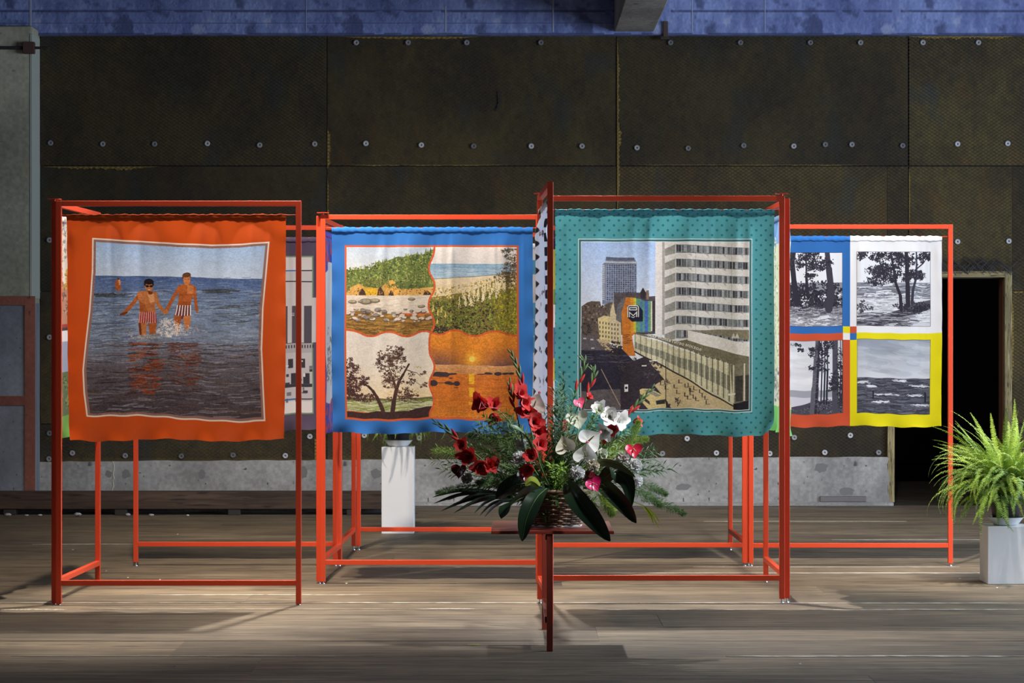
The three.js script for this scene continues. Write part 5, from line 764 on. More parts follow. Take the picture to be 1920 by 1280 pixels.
function fernPlant(label, p, scale, count, ups, ins, low) {
  const o = thing('potted_fern', label, 'fern', [p[0], p[1] + 0.145, p[2]]);
  const add = (set, a, mats, lo, hi, tilt) => { const f = part('frond', pick(set), pick(mats), o); f.rotation.set(rr(-0.5, 0.5), a, rr(-tilt, tilt), 'YZX'); f.position.set(Math.cos(a) * 0.03, 0.004, -Math.sin(a) * 0.03); f.scale.setScalar(scale * rr(lo, hi)); };
  for (let k = 0; k < count; k++) add(frondSet, k * 2.39996 + rr(-0.2, 0.2), ferns, 0.78, 1.08, 0.2);
  for (let k = 0; k < ups; k++) add(upright, rr(0, 6.283), [ferns[2], ferns[0], ferns[2]], 0.75, 1.05, 0.1);
  for (let k = 0; k < low; k++) add(drooping, k * 2.39996 + 2, ferns, 0.8, 1.1, 0.15);
  for (let k = 0; k < ins; k++) add(inner, k * 2.39996 + 1, ferns, 0.8, 1.1, 0.2);
}
fernPlant('bushy light green fern on the low white cube by the doorway', p2, 1.0, 110, 90, 90, 24);
fernPlant('fern on the tall white pedestal behind the seaside scarf', p1, 0.90, 70, 14, 30, 20);

// ---------------------------------------------------------------- wicker basket and bouquet
const BX = px2x(1042, 12.2), BY = 0.556, BZ = zAt(12.22), MOUTH = V3(BX, BY + 0.13, BZ);
{
  const o = thing('wicker_basket', 'round wicker basket full of flowers on the dark red shelf', 'basket', [BX, BY, BZ]), rad = (y) => 0.118 + 0.05 * (y / 0.17), cane = [solid(0.16, 0.10, 0.055, 0.6), solid(0.22, 0.15, 0.09, 0.6)], nst = 26;
  part('lining', new THREE.LatheGeometry([[0, 0.006], [rad(0) - 0.012, 0.006], [rad(0.17) - 0.012, 0.165], [0, 0.150]].map(([a, b]) => new THREE.Vector2(a, b)), 32), M.soil, o);
  for (let k = 0; k < nst; k++) { const a = k / nst * 6.2832, s = new Soup(); s.tube([V3(Math.cos(a) * rad(0), 0.002, Math.sin(a) * rad(0)), V3(Math.cos(a) * rad(0.17), 0.172, Math.sin(a) * rad(0.17))], 0.0030, 5); part('stake', s.build(), cane[0], o); }
  for (let r = 0; r < 15; r++) { const y = 0.010 + r * 0.0108, s = new Soup(), pts = []; for (let k = 0; k <= nst * 4; k++) { const a = k / (nst * 4) * 6.2832, q = rad(y) + 0.0046 * Math.cos(a * nst / 2 + (r % 2) * Math.PI); pts.push(V3(Math.cos(a) * q, y, Math.sin(a) * q)); } s.tube(pts, 0.0050, 5); part('weaver', s.build(), cane[r % 2], o); }
  for (const [y, q, m] of [[0.006, 0.0070, solid(0.55, 0.50, 0.44, 0.6)], [0.172, 0.009, cane[1]]]) { const g = new THREE.TorusGeometry(rad(y), q, 8, 48); g.rotateX(Math.PI / 2); g.translate(0, y, 0); part('rim', g, m, o); }
}
const G = { frill: leafMat(0.86, 0.85, 0.83, { through: 0.45 }), stem: solid(0.075, 0.14, 0.035, 0.6), bud: solid(0.085, 0.15, 0.055, 0.55), greens: [leafMat(0.065, 0.14, 0.024), leafMat(0.11, 0.20, 0.034), leafMat(0.17, 0.26, 0.04), leafMat(0.075, 0.15, 0.055)], bright: leafMat(0.20, 0.34, 0.03), lime: leafMat(0.34, 0.40, 0.03), dark: solid(0.012, 0.030, 0.014, 0.32), palm: solid(0.010, 0.020, 0.012, 0.4), stripe: solid(0.20, 0.22, 0.11, 0.4), red: leafMat(0.56, 0.020, 0.018, { through: 0.3, rough: 1 }), redDeep: leafMat(0.36, 0.012, 0.018, { through: 0.25 }), white: leafMat(0.78, 0.76, 0.72, { through: 0.25 }), cream: leafMat(0.72, 0.66, 0.52, { through: 0.25 }), pinkWhite: leafMat(0.74, 0.56, 0.50, { through: 0.3 }), pink: solid(0.66, 0.08, 0.16, 0.3), magenta: solid(0.50, 0.010, 0.10, 0.3), gloss: solid(0.52, 0.020, 0.050, 0.22), maroon: solid(0.13, 0.010, 0.018, 0.2), spadix: solid(0.36, 0.27, 0.10, 0.6), spadixGreen: solid(0.20, 0.20, 0.05, 0.6) };
const GROUP = 'flowers and greenery in the wicker basket';
const toLocal = (pts, o) => pts.map((p) => p.clone().sub(o));
// stem path from the basket mouth to a point, bowed
function stemPath(p, bow = 0.04, n = 10, from = MOUTH) { const a = from.clone().add(V3(rr(-0.05, 0.05), rr(-0.03, 0.0), rr(-0.05, 0.05))), m = a.clone().lerp(p, 0.5).add(V3(0, bow, 0)); return curve([a, m, p], n); }
function petal(s, base, dir, outv, len, wid, flare) {  // one petal from base along dir, bending to outv
  const pts = []; for (let k = 0; k <= 5; k++) { const t = k / 5; pts.push(base.clone().addScaledVector(dir, len * (t - 0.35 * flare * t * t)).addScaledVector(outv, len * flare * t * t * 0.75)); }
  const side = dir.clone().cross(outv).normalize(); s.ribbon(pts, (t) => wid * Math.pow(Math.sin(Math.PI * Math.min(0.97, 0.10 + 0.84 * t)), 0.75), side, 0.14, 2);
}
function bloomGeometry(c, dir, size) {
  const s = new Soup(), d = dir.clone().normalize(), u = (Math.abs(d.y) < 0.9 ? V3(0, 1, 0) : V3(1, 0, 0)).cross(d).normalize(), w = d.clone().cross(u);
  for (let k = 0; k < 9; k++) { const a = k / 6 * 6.2832 + (k > 5 ? 0.5 : 0) + rr(-0.15, 0.15), out = u.clone().multiplyScalar(Math.cos(a)).addScaledVector(w, Math.sin(a)); petal(s, c.clone().addScaledVector(out, 0.003), d, out, size * rr(0.85, 1.1) * (k > 5 ? 0.8 : 1), size * rr(0.62, 0.8), k > 5 ? 0.35 : rr(0.55, 0.95)); }
  return s.build();
}
function budGeometry(p, dir, len, wid) { const pts = []; for (let k = 0; k <= 6; k++) pts.push(p.clone().addScaledVector(dir, len * k / 6)); const s = new Soup(); s.tube(pts, (t) => wid * Math.pow(Math.sin(Math.PI * clamp(t * 0.92 + 0.06, 0, 1)), 0.8) + 0.0004, 6); return s.build(); }
function gladiolus(label, path, blooms, mat, buds = 9, budFrom = 0.45) {    // path in world points, blooms: [world point, size, facing]
  const pts = curve(path, 26), o = thing('gladiolus', label, 'flower', pts[0].toArray(), GROUP), L = toLocal(pts, pts[0]), cv = new THREE.CatmullRomCurve3(L);
  const s = new Soup(); s.tube(L, (t) => 0.0050 * (1 - 0.7 * t), 6); part('stem', s.build(), G.stem, o);
  for (let k = 0; k < buds; k++) { const t = lerp(budFrom, 0.985, k / (buds - 1)), p = cv.getPoint(t), tan = cv.getTangent(t), sd = tan.clone().cross(V3(0, 0, 1)).normalize().multiplyScalar(k % 2 ? 1 : -1), q = lerp(1, 0.42, k / buds); part('bud', budGeometry(p.clone().addScaledVector(sd, 0.002), tan.clone().addScaledVector(sd, 0.22).normalize(), 0.058 * q, 0.0075 * q), k < 2 && blooms.length ? mat : G.bud, o); }
  for (const [p, size, dir] of blooms) part('bloom', bloomGeometry(p.clone().sub(pts[0]), dir, size * 1.32), mat, o);
}
const gp = (px, py, d) => at(px, py, d);
gladiolus('tall red gladiolus with the long pointed green tip before the seaside scarf', [MOUTH.clone(), gp(1008, 850, 12.1), gp(990, 780, 12.08), gp(982, 730, 12.06), gp(971, 690, 12.05), gp(957, 659, 12.04)], [[gp(990, 776, 12.04), 0.056, V3(-0.2, 0.3, 1)], [gp(996, 792, 12.02), 0.064, V3(0.4, 0.1, 1)], [gp(1002, 806, 12.02), 0.056, V3(0.6, -0.2, 1)], [gp(986, 760, 12.05), 0.04, V3(0.1, 0.9, 0.5)]], G.red, 9, 0.60);
gladiolus('red gladiolus with one bud opening above the orange sunset', [MOUTH.clone(), gp(990, 860, 12.05), gp(972, 790, 12.0), gp(962, 750, 12.0), gp(955, 716, 12.0)], [[gp(970, 744, 12.0), 0.050, V3(0.5, 0.5, 0.8)], [gp(976, 756, 12.0), 0.044, V3(0.7, 0.1, 0.8)]], G.red, 6, 0.66);
part('bud', budGeometry(V3(0, 0, 0), V3(0.1, 1, 0).normalize(), 0.042, 0.009), G.red, scene.children[scene.children.length - 1]).position.copy(gp(956, 733, 12.0).sub(MOUTH));
gladiolus('red gladiolus leaning far left with a bare tip', [MOUTH.clone(), gp(960, 900, 12.05), gp(905, 862, 12.0), gp(868, 830, 11.98), gp(840, 806, 11.97), gp(815, 791, 11.96)], [[gp(872, 838, 11.96), 0.046, V3(-0.5, 0.3, 0.9)], [gp(884, 852, 11.95), 0.060, V3(-0.4, -0.2, 1)], [gp(900, 866, 11.95), 0.060, V3(0.1, -0.5, 1)], [gp(912, 870, 11.95), 0.048, V3(0.5, 0.0, 1)]], G.red, 8, 0.62);
gladiolus('red gladiolus head nodding left over the sunset print', [MOUTH.clone(), gp(985, 850, 12.2), gp(955, 790, 12.25), gp(932, 768, 12.25), gp(918, 758, 12.25)], [[gp(914, 760, 12.22), 0.066, V3(-0.9, 0.2, 0.6)], [gp(928, 768, 12.22), 0.05, V3(-0.1, 0.8, 0.8)], [gp(924, 776, 12.22), 0.045, V3(0.1, -0.7, 0.7)]], G.red, 2, 0.8);
gladiolus('red gladiolus leaning right with a long bare tip over the city scarf', [MOUTH.clone(), gp(1110, 860, 12.2), gp(1150, 812, 12.2), gp(1175, 783, 12.2), gp(1200, 752, 12.2), gp(1224, 727, 12.2)], [[gp(1168, 792, 12.18), 0.042, V3(-0.2, 0.9, 0.6)], [gp(1156, 806, 12.16), 0.05, V3(-0.6, 0.1, 0.9)], [gp(1146, 814, 12.16), 0.045, V3(-0.7, -0.3, 0.8)], [gp(1188, 793, 12.2), 0.036, V3(0.9, 0.4, 0.4)]], G.red, 9, 0.62);
gladiolus('red gladiolus low at the centre of the basket among the greens', [MOUTH.clone(), gp(1020, 890, 11.98), gp(1010, 860, 11.95), gp(1008, 840, 11.94)], [[gp(1010, 836, 11.92), 0.050, V3(0.3, 0.4, 1)], [gp(1000, 856, 11.92), 0.054, V3(-0.3, 0.2, 1)], [gp(994, 872, 11.93), 0.046, V3(-0.2, -0.5, 1)]], G.red, 2, 0.7);
gladiolus('green budded gladiolus stem bending right over the dotted teal border', [MOUTH.clone(), gp(1058, 840, 12.35), gp(1072, 760, 12.4), gp(1088, 710, 12.4), gp(1096, 680, 12.4), gp(1091, 672, 12.4)], [[gp(1062, 803, 12.3), 0.036, V3(0.1, 0.5, 1)]], G.red, 9, 0.5);
gladiolus('green budded gladiolus stem before the dark printed street', [MOUTH.clone(), gp(1075, 840, 12.35), gp(1095, 760, 12.4), gp(1108, 720, 12.4), gp(1114, 698, 12.4), gp(1110, 692, 12.4)], [[gp(1101, 747, 12.38), 0.025, V3(0.6, 0.5, 0.6)]], G.red, 9, 0.5);
gladiolus('white gladiolus with ruffled blooms right of the pale anthuriums', [MOUTH.clone(), gp(1095, 860, 12.2), gp(1128, 810, 12.15), gp(1140, 785, 12.15)], [[gp(1128, 774, 12.13), 0.050, V3(-0.4, 0.6, 0.8)], [gp(1142, 784, 12.10), 0.060, V3(0.1, 0.3, 1)], [gp(1154, 790, 12.12), 0.056, V3(0.6, 0.1, 0.8)], [gp(1136, 804, 12.10), 0.05, V3(-0.2, -0.4, 1)]], G.white, 2, 0.9);

function anthurium(label, p, size, facing, roll, mat, spad, tip) {
  const path = stemPath(p.clone().add(V3(0, -size * 0.1, -0.02)), 0.02), o = thing('anthurium', label, 'flower', path[0].toArray(), GROUP), c = p.clone().sub(path[0]);
  const s = new Soup(); s.tube(toLocal(path, path[0]), 0.0032, 5); part('stem', s.build(), G.stem, o);
  const f = facing.clone().normalize(), q = new THREE.Quaternion().setFromUnitVectors(V3(0, 0, 1), f).multiply(new THREE.Quaternion().setFromAxisAngle(V3(0, 0, 1), roll));
  const h = new Soup(), rings = 9, seg = 36; h.v(0, 0.16, 0);
  for (let r = 1; r <= rings; r++) for (let k = 0; k < seg; k++) {
    const t = k / seg * 6.2832, hx = 16 * Math.sin(t) ** 3 / 17, hy = (13 * Math.cos(t) - 5 * Math.cos(2 * t) - 2 * Math.cos(3 * t) - Math.cos(4 * t)) / 17, e = r / rings, x = hx * e * 1.02, y = 0.16 + (hy - 0.16) * e, rad2 = x * x + (y - 0.16) ** 2;
    h.v(x * 0.5, y * 0.5, 0.10 * rad2 + 0.016 * Math.cos(t * 9) * e * (1 - 0.3 * e) + 0.10 * Math.abs(x) * e - 0.05, x, y);
  }
  for (let k = 0; k < seg; k++) { const n = (k + 1) % seg; h.tri(0, 1 + n, 1 + k); for (let r = 0; r < rings - 1; r++) { const a = 1 + r * seg + k, b = 1 + r * seg + n; h.tri(a, b, b + seg); h.tri(a, b + seg, a + seg); } }
  const hg = h.build(); hg.scale(size, size, size); hg.applyQuaternion(q); hg.translate(c.x, c.y, c.z); part('spathe', hg, mat, o);
  const sp = new Soup(), pts = []; for (let k = 0; k <= 6; k++) pts.push(V3(0.05 * k / 6, 0.08 - 0.42 * k / 6 * 0.5, 0.02 + 0.30 * k / 6)); sp.tube(pts, (t) => 0.040 * (1 - 0.55 * t), 7); const sg = sp.build(); sg.scale(size, size, size); sg.applyQuaternion(q); sg.translate(c.x, c.y, c.z); part('spadix', sg, spad, o);
  if (tip) { const b = new THREE.SphereGeometry(0.06 * size, 10, 8); b.scale(1, 0.8, 0.4); b.translate(0, -0.47 * size, -0.01 * size); b.applyQuaternion(q); b.translate(c.x, c.y, c.z); part('spathe_tip', b, tip, o); }
}
anthurium('large white anthurium with a pink point at the centre right', gp(1107, 824, 11.98), 0.126, V3(0.15, 0.1, 1), 2.2, G.white, G.spadixGreen, G.pink);
anthurium('white anthurium just below the largest white one', gp(1098, 851, 11.95), 0.120, V3(-0.05, -0.15, 1), 3.0, G.white, G.spadixGreen, G.pink);
anthurium('cream anthurium standing upright left of the white pair', gp(1060, 834, 11.98), 0.105, V3(-0.25, 0.05, 1), 3.5, G.cream, G.spadixGreen);
anthurium('greenish white anthurium below the pink striped flower', gp(1083, 786, 12.1), 0.112, V3(-0.1, 0.2, 1), 0.2, leafMat(0.66, 0.68, 0.54), G.spadixGreen);
anthurium('pink striped anthurium at the top of the bouquet', gp(1086, 755, 12.1), 0.062, V3(0.3, 0.3, 1), 0.4, G.pink, G.spadix);
anthurium('pale pink anthurium before the dark frame post', gp(1003, 756, 12.35), 0.120, V3(0.1, -0.1, 1), 2.75, G.pinkWhite, G.spadix, G.red);
anthurium('glossy red anthurium with a pale spadix at the right side', gp(1188, 844, 12.1), 0.086, V3(0.15, 0.25, 1), 0.1, G.gloss, G.spadix);
anthurium('magenta anthurium low beside the basket front', gp(1113, 908, 11.9), 0.084, V3(0.2, 0.3, 1), 0.5, G.magenta, G.spadix);
anthurium('dark magenta anthurium tucked behind the magenta one', gp(1106, 894, 11.98), 0.080, V3(-0.1, 0.6, 0.8), 1.2, G.maroon, G.spadix);
anthurium('dark maroon anthurium at the far left of the bouquet', gp(862, 882, 11.96), 0.086, V3(-0.5, 0.2, 0.85), 0.0, G.maroon, G.spadix);
anthurium('small glossy red anthurium seen from the side on the left', gp(934, 867, 11.94), 0.070, V3(-0.9, 0.1, 0.45), 0.1, G.gloss, G.spadix);
anthurium('shadowed maroon anthurium below the white carnation', gp(985, 892, 11.95), 0.080, V3(0.1, 0.3, 1), 0.3, G.maroon, G.spadix);
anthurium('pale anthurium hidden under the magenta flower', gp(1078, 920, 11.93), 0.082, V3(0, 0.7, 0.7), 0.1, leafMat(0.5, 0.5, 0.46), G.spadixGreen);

const carn = [];
for (let v = 0; v < 3; v++) {
  const s = new Soup(), N = 120;
  for (let k = 0; k < N; k++) {
    const y = 1 - 1.30 * (k + 0.5) / N, r = Math.sqrt(Math.max(0, 1 - y * y)), a = k * 2.39996 + v, d = V3(Math.cos(a) * r, y, Math.sin(a) * r), side = V3(-Math.sin(a), 0, Math.cos(a)), tw = rr(-1.3, 1.3), sd = side.clone().multiplyScalar(Math.cos(tw)).addScaledVector(d.clone().cross(side), Math.sin(tw)), nr = d.clone().cross(sd), L = rr(0.74, 1.08), c = s.vv(d.clone().multiplyScalar(0.22)), mid = [], row = [];
    for (let q = 0; q <= 6; q++) { const e = q / 6 * 2 - 1; mid.push(s.vv(d.clone().multiplyScalar(L * 0.68).addScaledVector(sd, e * 0.17).addScaledVector(nr, 0.03 * (q % 2 ? 1 : -1)))); row.push(s.vv(d.clone().multiplyScalar(L * (1 - 0.08 * e * e) * (q % 2 ? 0.93 : 1.04)).addScaledVector(sd, e * 0.26).addScaledVector(nr, 0.085 * (q % 2 ? 1 : -1) + rr(-0.03, 0.03)))); }
    for (let q = 0; q < 6; q++) { s.tri(c, mid[q], mid[q + 1]); s.tri(mid[q], row[q], row[q + 1]); s.tri(mid[q], row[q + 1], mid[q + 1]); }
  }
  carn.push(s.build());
}
function carnation(label, p, size, tilt, mat = G.frill) {
  const path = stemPath(p, 0.02), o = thing('carnation', label, 'flower', path[0].toArray(), GROUP), c = p.clone().sub(path[0]); const s = new Soup(); s.tube(toLocal(path, path[0]), 0.0026, 5); part('stem', s.build(), G.stem, o);
  const m = part('bloom', pick(carn), mat, o); m.position.copy(c); m.scale.setScalar(size / 2); m.quaternion.setFromUnitVectors(V3(0, 1, 0), tilt.clone().normalize());
  const g = new THREE.ConeGeometry(0.006, 0.026, 8); g.rotateX(Math.PI); g.translate(0, -0.5, 0); const k = part('calyx', new THREE.LatheGeometry([[0.001, -0.024], [0.006, -0.018], [0.008, 0], [0.006, 0.004]].map(([a, b]) => new THREE.Vector2(a, b)), 8), G.stem, o); k.position.copy(c).addScaledVector(tilt.clone().normalize(), -size * 0.22); k.quaternion.copy(m.quaternion);
}
carnation('white carnation left of the centre beside the red gladiolus', gp(974, 858, 11.93), 0.066, V3(-0.1, 0.6, 0.8));
carnation('dim white carnation above the left carnation', gp(977, 834, 12.05), 0.060, V3(-0.2, 0.7, 0.7));
carnation('bright white carnation below the white anthuriums', gp(1083, 886, 11.9), 0.070, V3(0.1, 0.6, 0.8));
carnation('cream carnation under the lower white anthurium', gp(1112, 873, 11.93), 0.062, V3(0.2, 0.5, 0.8), G.cream);
carnation('greenish carnation right of the white anthuriums', gp(1129, 851, 12.0), 0.056, V3(0.4, 0.7, 0.6), leafMat(0.60, 0.62, 0.48));
carnation('blush carnation behind the long striped leaf', gp(1168, 858, 12.1), 0.066, V3(0.2, 0.8, 0.6), leafMat(0.66, 0.58, 0.55));
carnation('white carnation below the glossy red anthurium', gp(1190, 873, 12.05), 0.070, V3(0.5, 0.5, 0.7));
carnation('white carnation lowest on the right side', gp(1193, 901, 12.05), 0.064, V3(0.6, 0.2, 0.8));
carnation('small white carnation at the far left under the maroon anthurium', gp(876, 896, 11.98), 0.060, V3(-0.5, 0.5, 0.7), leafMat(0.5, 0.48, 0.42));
carnation('tiny white carnation at the upper left edge', gp(896, 814, 12.2), 0.034, V3(-0.3, 0.8, 0.5));

// broad leaves: points, width, material
function broadLeaf(name, label, pts, width, mat, side, fold = 0.16) {
  const c = curve(pts, 18), o = thing(name, label, 'leaf', c[0].toArray(), GROUP), L = toLocal(c, c[0]), s = new Soup(); s.ribbon(L, (t) => width * Math.pow(Math.sin(Math.PI * clamp(0.06 + 0.935 * t, 0, 1)), 0.62), side, fold, 6); part('blade', s.build(), mat, o);
  const r = new Soup(); r.tube(L.map((p) => p.clone().add(V3(0, 0, 0.0015))), (t) => 0.0022 * (1 - 0.8 * t), 4); part('midrib', r.build(), G.stem, o);
}
broadLeaf('aspidistra_leaf', 'broad dark leaf folded down over the left end of the shelf', [gp(1020, 925, 12.0), gp(985, 930, 11.92), gp(955, 950, 11.88), gp(940, 972, 11.86)], 0.12, G.dark, V3(0.75, 0.6, 0.2));
broadLeaf('aspidistra_leaf', 'broad dark leaf hanging straight down over the shelf edge', [gp(1025, 915, 11.98), gp(1005, 935, 11.87), gp(988, 970, 11.84), gp(979, 1014, 11.84)], 0.088, G.dark, V3(1, 0, 0.2));
broadLeaf('aspidistra_leaf', 'broad glossy leaf hanging right past the shelf edge', [gp(1062, 905, 11.98), gp(1080, 932, 11.87), gp(1112, 970, 11.84), gp(1144, 1014, 11.84)], 0.100, G.dark, V3(0.75, 0.6, 0.25));
broadLeaf('aspidistra_leaf', 'broad glossy leaf with a pale midrib drooping at the right', [gp(1110, 895, 12.05), gp(1140, 915, 11.98), gp(1170, 945, 11.95), gp(1193, 980, 11.95)], 0.080, G.dark, V3(0.7, 0.7, 0.3), 0.25);
broadLeaf('aspidistra_leaf', 'broad dark leaf curling over below the white carnations', [gp(1120, 915, 12.1), gp(1150, 885, 12.0), gp(1175, 900, 11.98), gp(1184, 950, 11.98)], 0.085, G.dark, V3(0.95, -0.1, 0.35), 0.1);
broadLeaf('aspidistra_leaf', 'broad dark leaf behind the maroon flowers left of the basket', [gp(1030, 915, 12.1), gp(990, 905, 12.0), gp(955, 915, 11.95), gp(930, 935, 11.95)], 0.10, G.dark, V3(0.2, 1, 0.3));
broadLeaf('striped_leaf', 'narrow pale striped leaf arching to the right', [gp(1105, 880, 12.0), gp(1128, 866, 11.95), gp(1160, 872, 11.95), gp(1192, 894, 11.95)], 0.040, G.stripe, V3(0.3, 1, 0.5));
broadLeaf('lime_leaf', 'small yellow green serrated leaf left of the centre', [gp(1012, 912, 11.9), gp(1002, 904, 11.88), gp(995, 902, 11.87), gp(985, 911, 11.87)], 0.045, G.lime, V3(0.2, 1, 0.2));
broadLeaf('lime_leaf', 'rounded lime green leaf low at the right of the basket', [gp(1128, 925, 12.05), gp(1140, 935, 12.0), gp(1152, 946, 12.0), gp(1162, 955, 12.0)], 0.070, G.lime, V3(0.8, 0.6, 0));
broadLeaf('hosta_leaf', 'grey green pointed leaf at the heart of the bouquet', [gp(1000, 850, 12.0), gp(988, 822, 11.95), gp(972, 805, 11.94), gp(956, 796, 11.94)], 0.034, solid(0.10, 0.17, 0.10, 0.5), V3(0.6, -0.7, 0.4));
for (const [tx, ty, sx, sy] of [[810, 932, 900, 918], [812, 944, 905, 922], [826, 958, 915, 930], [850, 962, 920, 934], [857, 942, 915, 926], [888, 963, 930, 934], [898, 968, 938, 938], [907, 971, 945, 940], [838, 938, 905, 920], [866, 955, 922, 930]]) { const st = gp(sx, sy, 12.05); const c = curve([st, st.clone().lerp(gp(tx, ty, 11.95), 0.5).add(V3(0, 0.012, 0.01)), gp(tx, ty, 11.95)], 10), o = thing('palm_leaf', 'narrow dark palm blade pointing left beneath the bouquet', 'leaf', c[0].toArray(), 'dark palm blades at the left of the bouquet'), s = new Soup(), L = [MOUTH.clone().add(V3(-0.06, 0, 0)).sub(c[0]), ...toLocal(c, c[0])]; s.ribbon(L, (t) => 0.018 * Math.pow(Math.sin(Math.PI * clamp(0.1 + 0.895 * t, 0, 1)), 0.8), V3(0.25, 1, 0.1), 0.25, 2); part('blade', s.build(), G.palm, o); }
for (const [tx, ty] of [[1226, 983], [1236, 992], [1218, 975], [1238, 980]]) { const st = gp(1206, 948, 12.0), c = curve([st, st.clone().lerp(gp(tx, ty, 11.97), 0.5).add(V3(0.006, 0.006, 0)), gp(tx, ty, 11.97)], 8), o = thing('yellow_blade', 'thin yellow green blade hanging at the lower right', 'leaf', c[0].toArray(), 'yellow green blades at the lower right'), s = new Soup(), L = [gp(1150, 925, 12.1).sub(c[0]), ...toLocal(c, c[0])]; s.ribbon(L, (t) => 0.009 * Math.pow(Math.sin(Math.PI * clamp(0.08 + 0.91 * t, 0, 1)), 0.8), V3(1, 0.3, 0.3), 0.2, 2); part('blade', s.build(), G.lime, o); }

// leafy sprigs: slender leaflets along a bowed stem
function sprig(label, tip, mat, leafLen, leafWid, count, bow = 0.05, name = 'leafy_sprig') {
  const n = Math.round(count * 1.7), path = stemPath(tip, bow, 14), o = thing(name, label, 'greenery', path[0].toArray(), GROUP), L = toLocal(path, path[0]), cv = new THREE.CatmullRomCurve3(L), s = new Soup(), st = new Soup(); st.tube(L, (t) => 0.0020 * (1 - 0.7 * t), 4); part('stem', st.build(), G.stem, o);
  for (let k = 0; k < n; k++) { const t = 0.26 + 0.74 * k / n, p = cv.getPoint(t), tan = cv.getTangent(t), a = k * 2.4 + rr(-0.5, 0.5), u = tan.clone().cross(V3(0.3, 0.2, 1)).normalize(), w = tan.clone().cross(u), out = u.clone().multiplyScalar(Math.cos(a)).addScaledVector(w, Math.sin(a)), dir = out.clone().addScaledVector(tan, rr(0.5, 1.1)).add(V3(0, rr(-0.2, 0.15), 0)).normalize(), l = leafLen * rr(0.7, 1.2), wd = leafWid * 1.5 * rr(0.8, 1.2), sd = dir.clone().cross(tan).normalize(); const b = s.vv(p), m1 = s.vv(p.clone().addScaledVector(dir, l * 0.45).addScaledVector(sd, wd / 2)), m2 = s.vv(p.clone().addScaledVector(dir, l * 0.45).addScaledVector(sd, -wd / 2)), mm = s.vv(p.clone().addScaledVector(dir, l * 0.5).addScaledVector(tan, wd * 0.18)), e = s.vv(p.clone().addScaledVector(dir, l).add(V3(0, -l * 0.12, 0))); s.tri(b, m1, mm); s.tri(b, mm, m2); s.tri(m1, e, mm); s.tri(mm, e, m2); }
  part('leaflets', s.build(), mat, o);
}
const zones = [  // tips of the greenery, traced round the bouquet: [label, list, material, leaflet length, width, count, bow]
  ['willowy green sprig reaching over the blue border at the left', [[893, 790], [905, 778], [918, 785], [930, 770], [948, 772], [884, 806], [900, 800], [940, 790], [958, 780], [920, 800]], G.greens[1], 0.042, 0.006, 46, 0.05],
  ['fine green sprig at the far left of the bouquet', [[808, 862], [818, 838], [832, 850], [850, 820], [840, 872], [826, 880], [862, 836], [846, 890], [812, 848], [870, 860]], G.greens[2], 0.040, 0.0042, 52, 0.05],
  ['dark leafy sprig filling the left side', [[890, 830], [905, 850], [930, 835], [885, 880], [915, 890], [945, 850], [950, 880], [925, 905], [960, 820], [900, 905], [880, 910], [940, 915]], G.greens[0], 0.044, 0.007, 44, 0.03],
  ['leafy sprig rising before the dark frame post', [[1040, 730], [1050, 718], [1060, 740], [1032, 760], [1046, 752], [1070, 765], [1022, 775], [1056, 700], [1078, 735], [1044, 770]], G.greens[3], 0.046, 0.006, 46, 0.02],
  ['dense dark sprig at the heart of the bouquet', [[1035, 800], [1050, 815], [1030, 830], [1040, 850], [1060, 870], [1025, 870], [1045, 890], [1070, 850], [1015, 900], [1000, 915], [1060, 905], [1030, 915], [1090, 900]], G.greens[0], 0.046, 0.008, 44, 0.0],
  ['bright green sprig low at the centre', [[1046, 862], [1054, 872], [1040, 880], [1060, 882], [1034, 870], [1050, 890]], G.bright, 0.042, 0.0055, 46, 0.0],
  ['green sprig among the white flowers on the right', [[1120, 800], [1112, 780], [1132, 820], [1150, 830], [1165, 820], [1142, 845], [1160, 842], [1125, 770], [1175, 806]], G.greens[1], 0.042, 0.006, 44, 0.02],
  ['slender pale sprig pointing out at the right edge', [[1232, 846], [1225, 860], [1245, 872], [1262, 878], [1238, 884], [1220, 880], [1226, 838], [1214, 866]], G.greens[3], 0.050, 0.0055, 40, 0.03],
  ['dark sprig below the bouquet above the basket', [[960, 930], [1000, 940], [1040, 935], [1085, 945], [1110, 940], [1060, 960], [1020, 965], [980, 925]], G.greens[0], 0.046, 0.008, 36, -0.01],
  ['yellow green sprig by the glossy red anthurium', [[1160, 832], [1150, 850], [1170, 836], [1142, 828], [1155, 842]], G.lime, 0.030, 0.0045, 54, 0.0],
];
for (const [label, tips, mat, l, w, n, bow] of zones) for (const [x, y] of tips) sprig(label, gp(x, y, 12.2 + rr(-0.22, 0.22)), mat, l, w, n, bow);
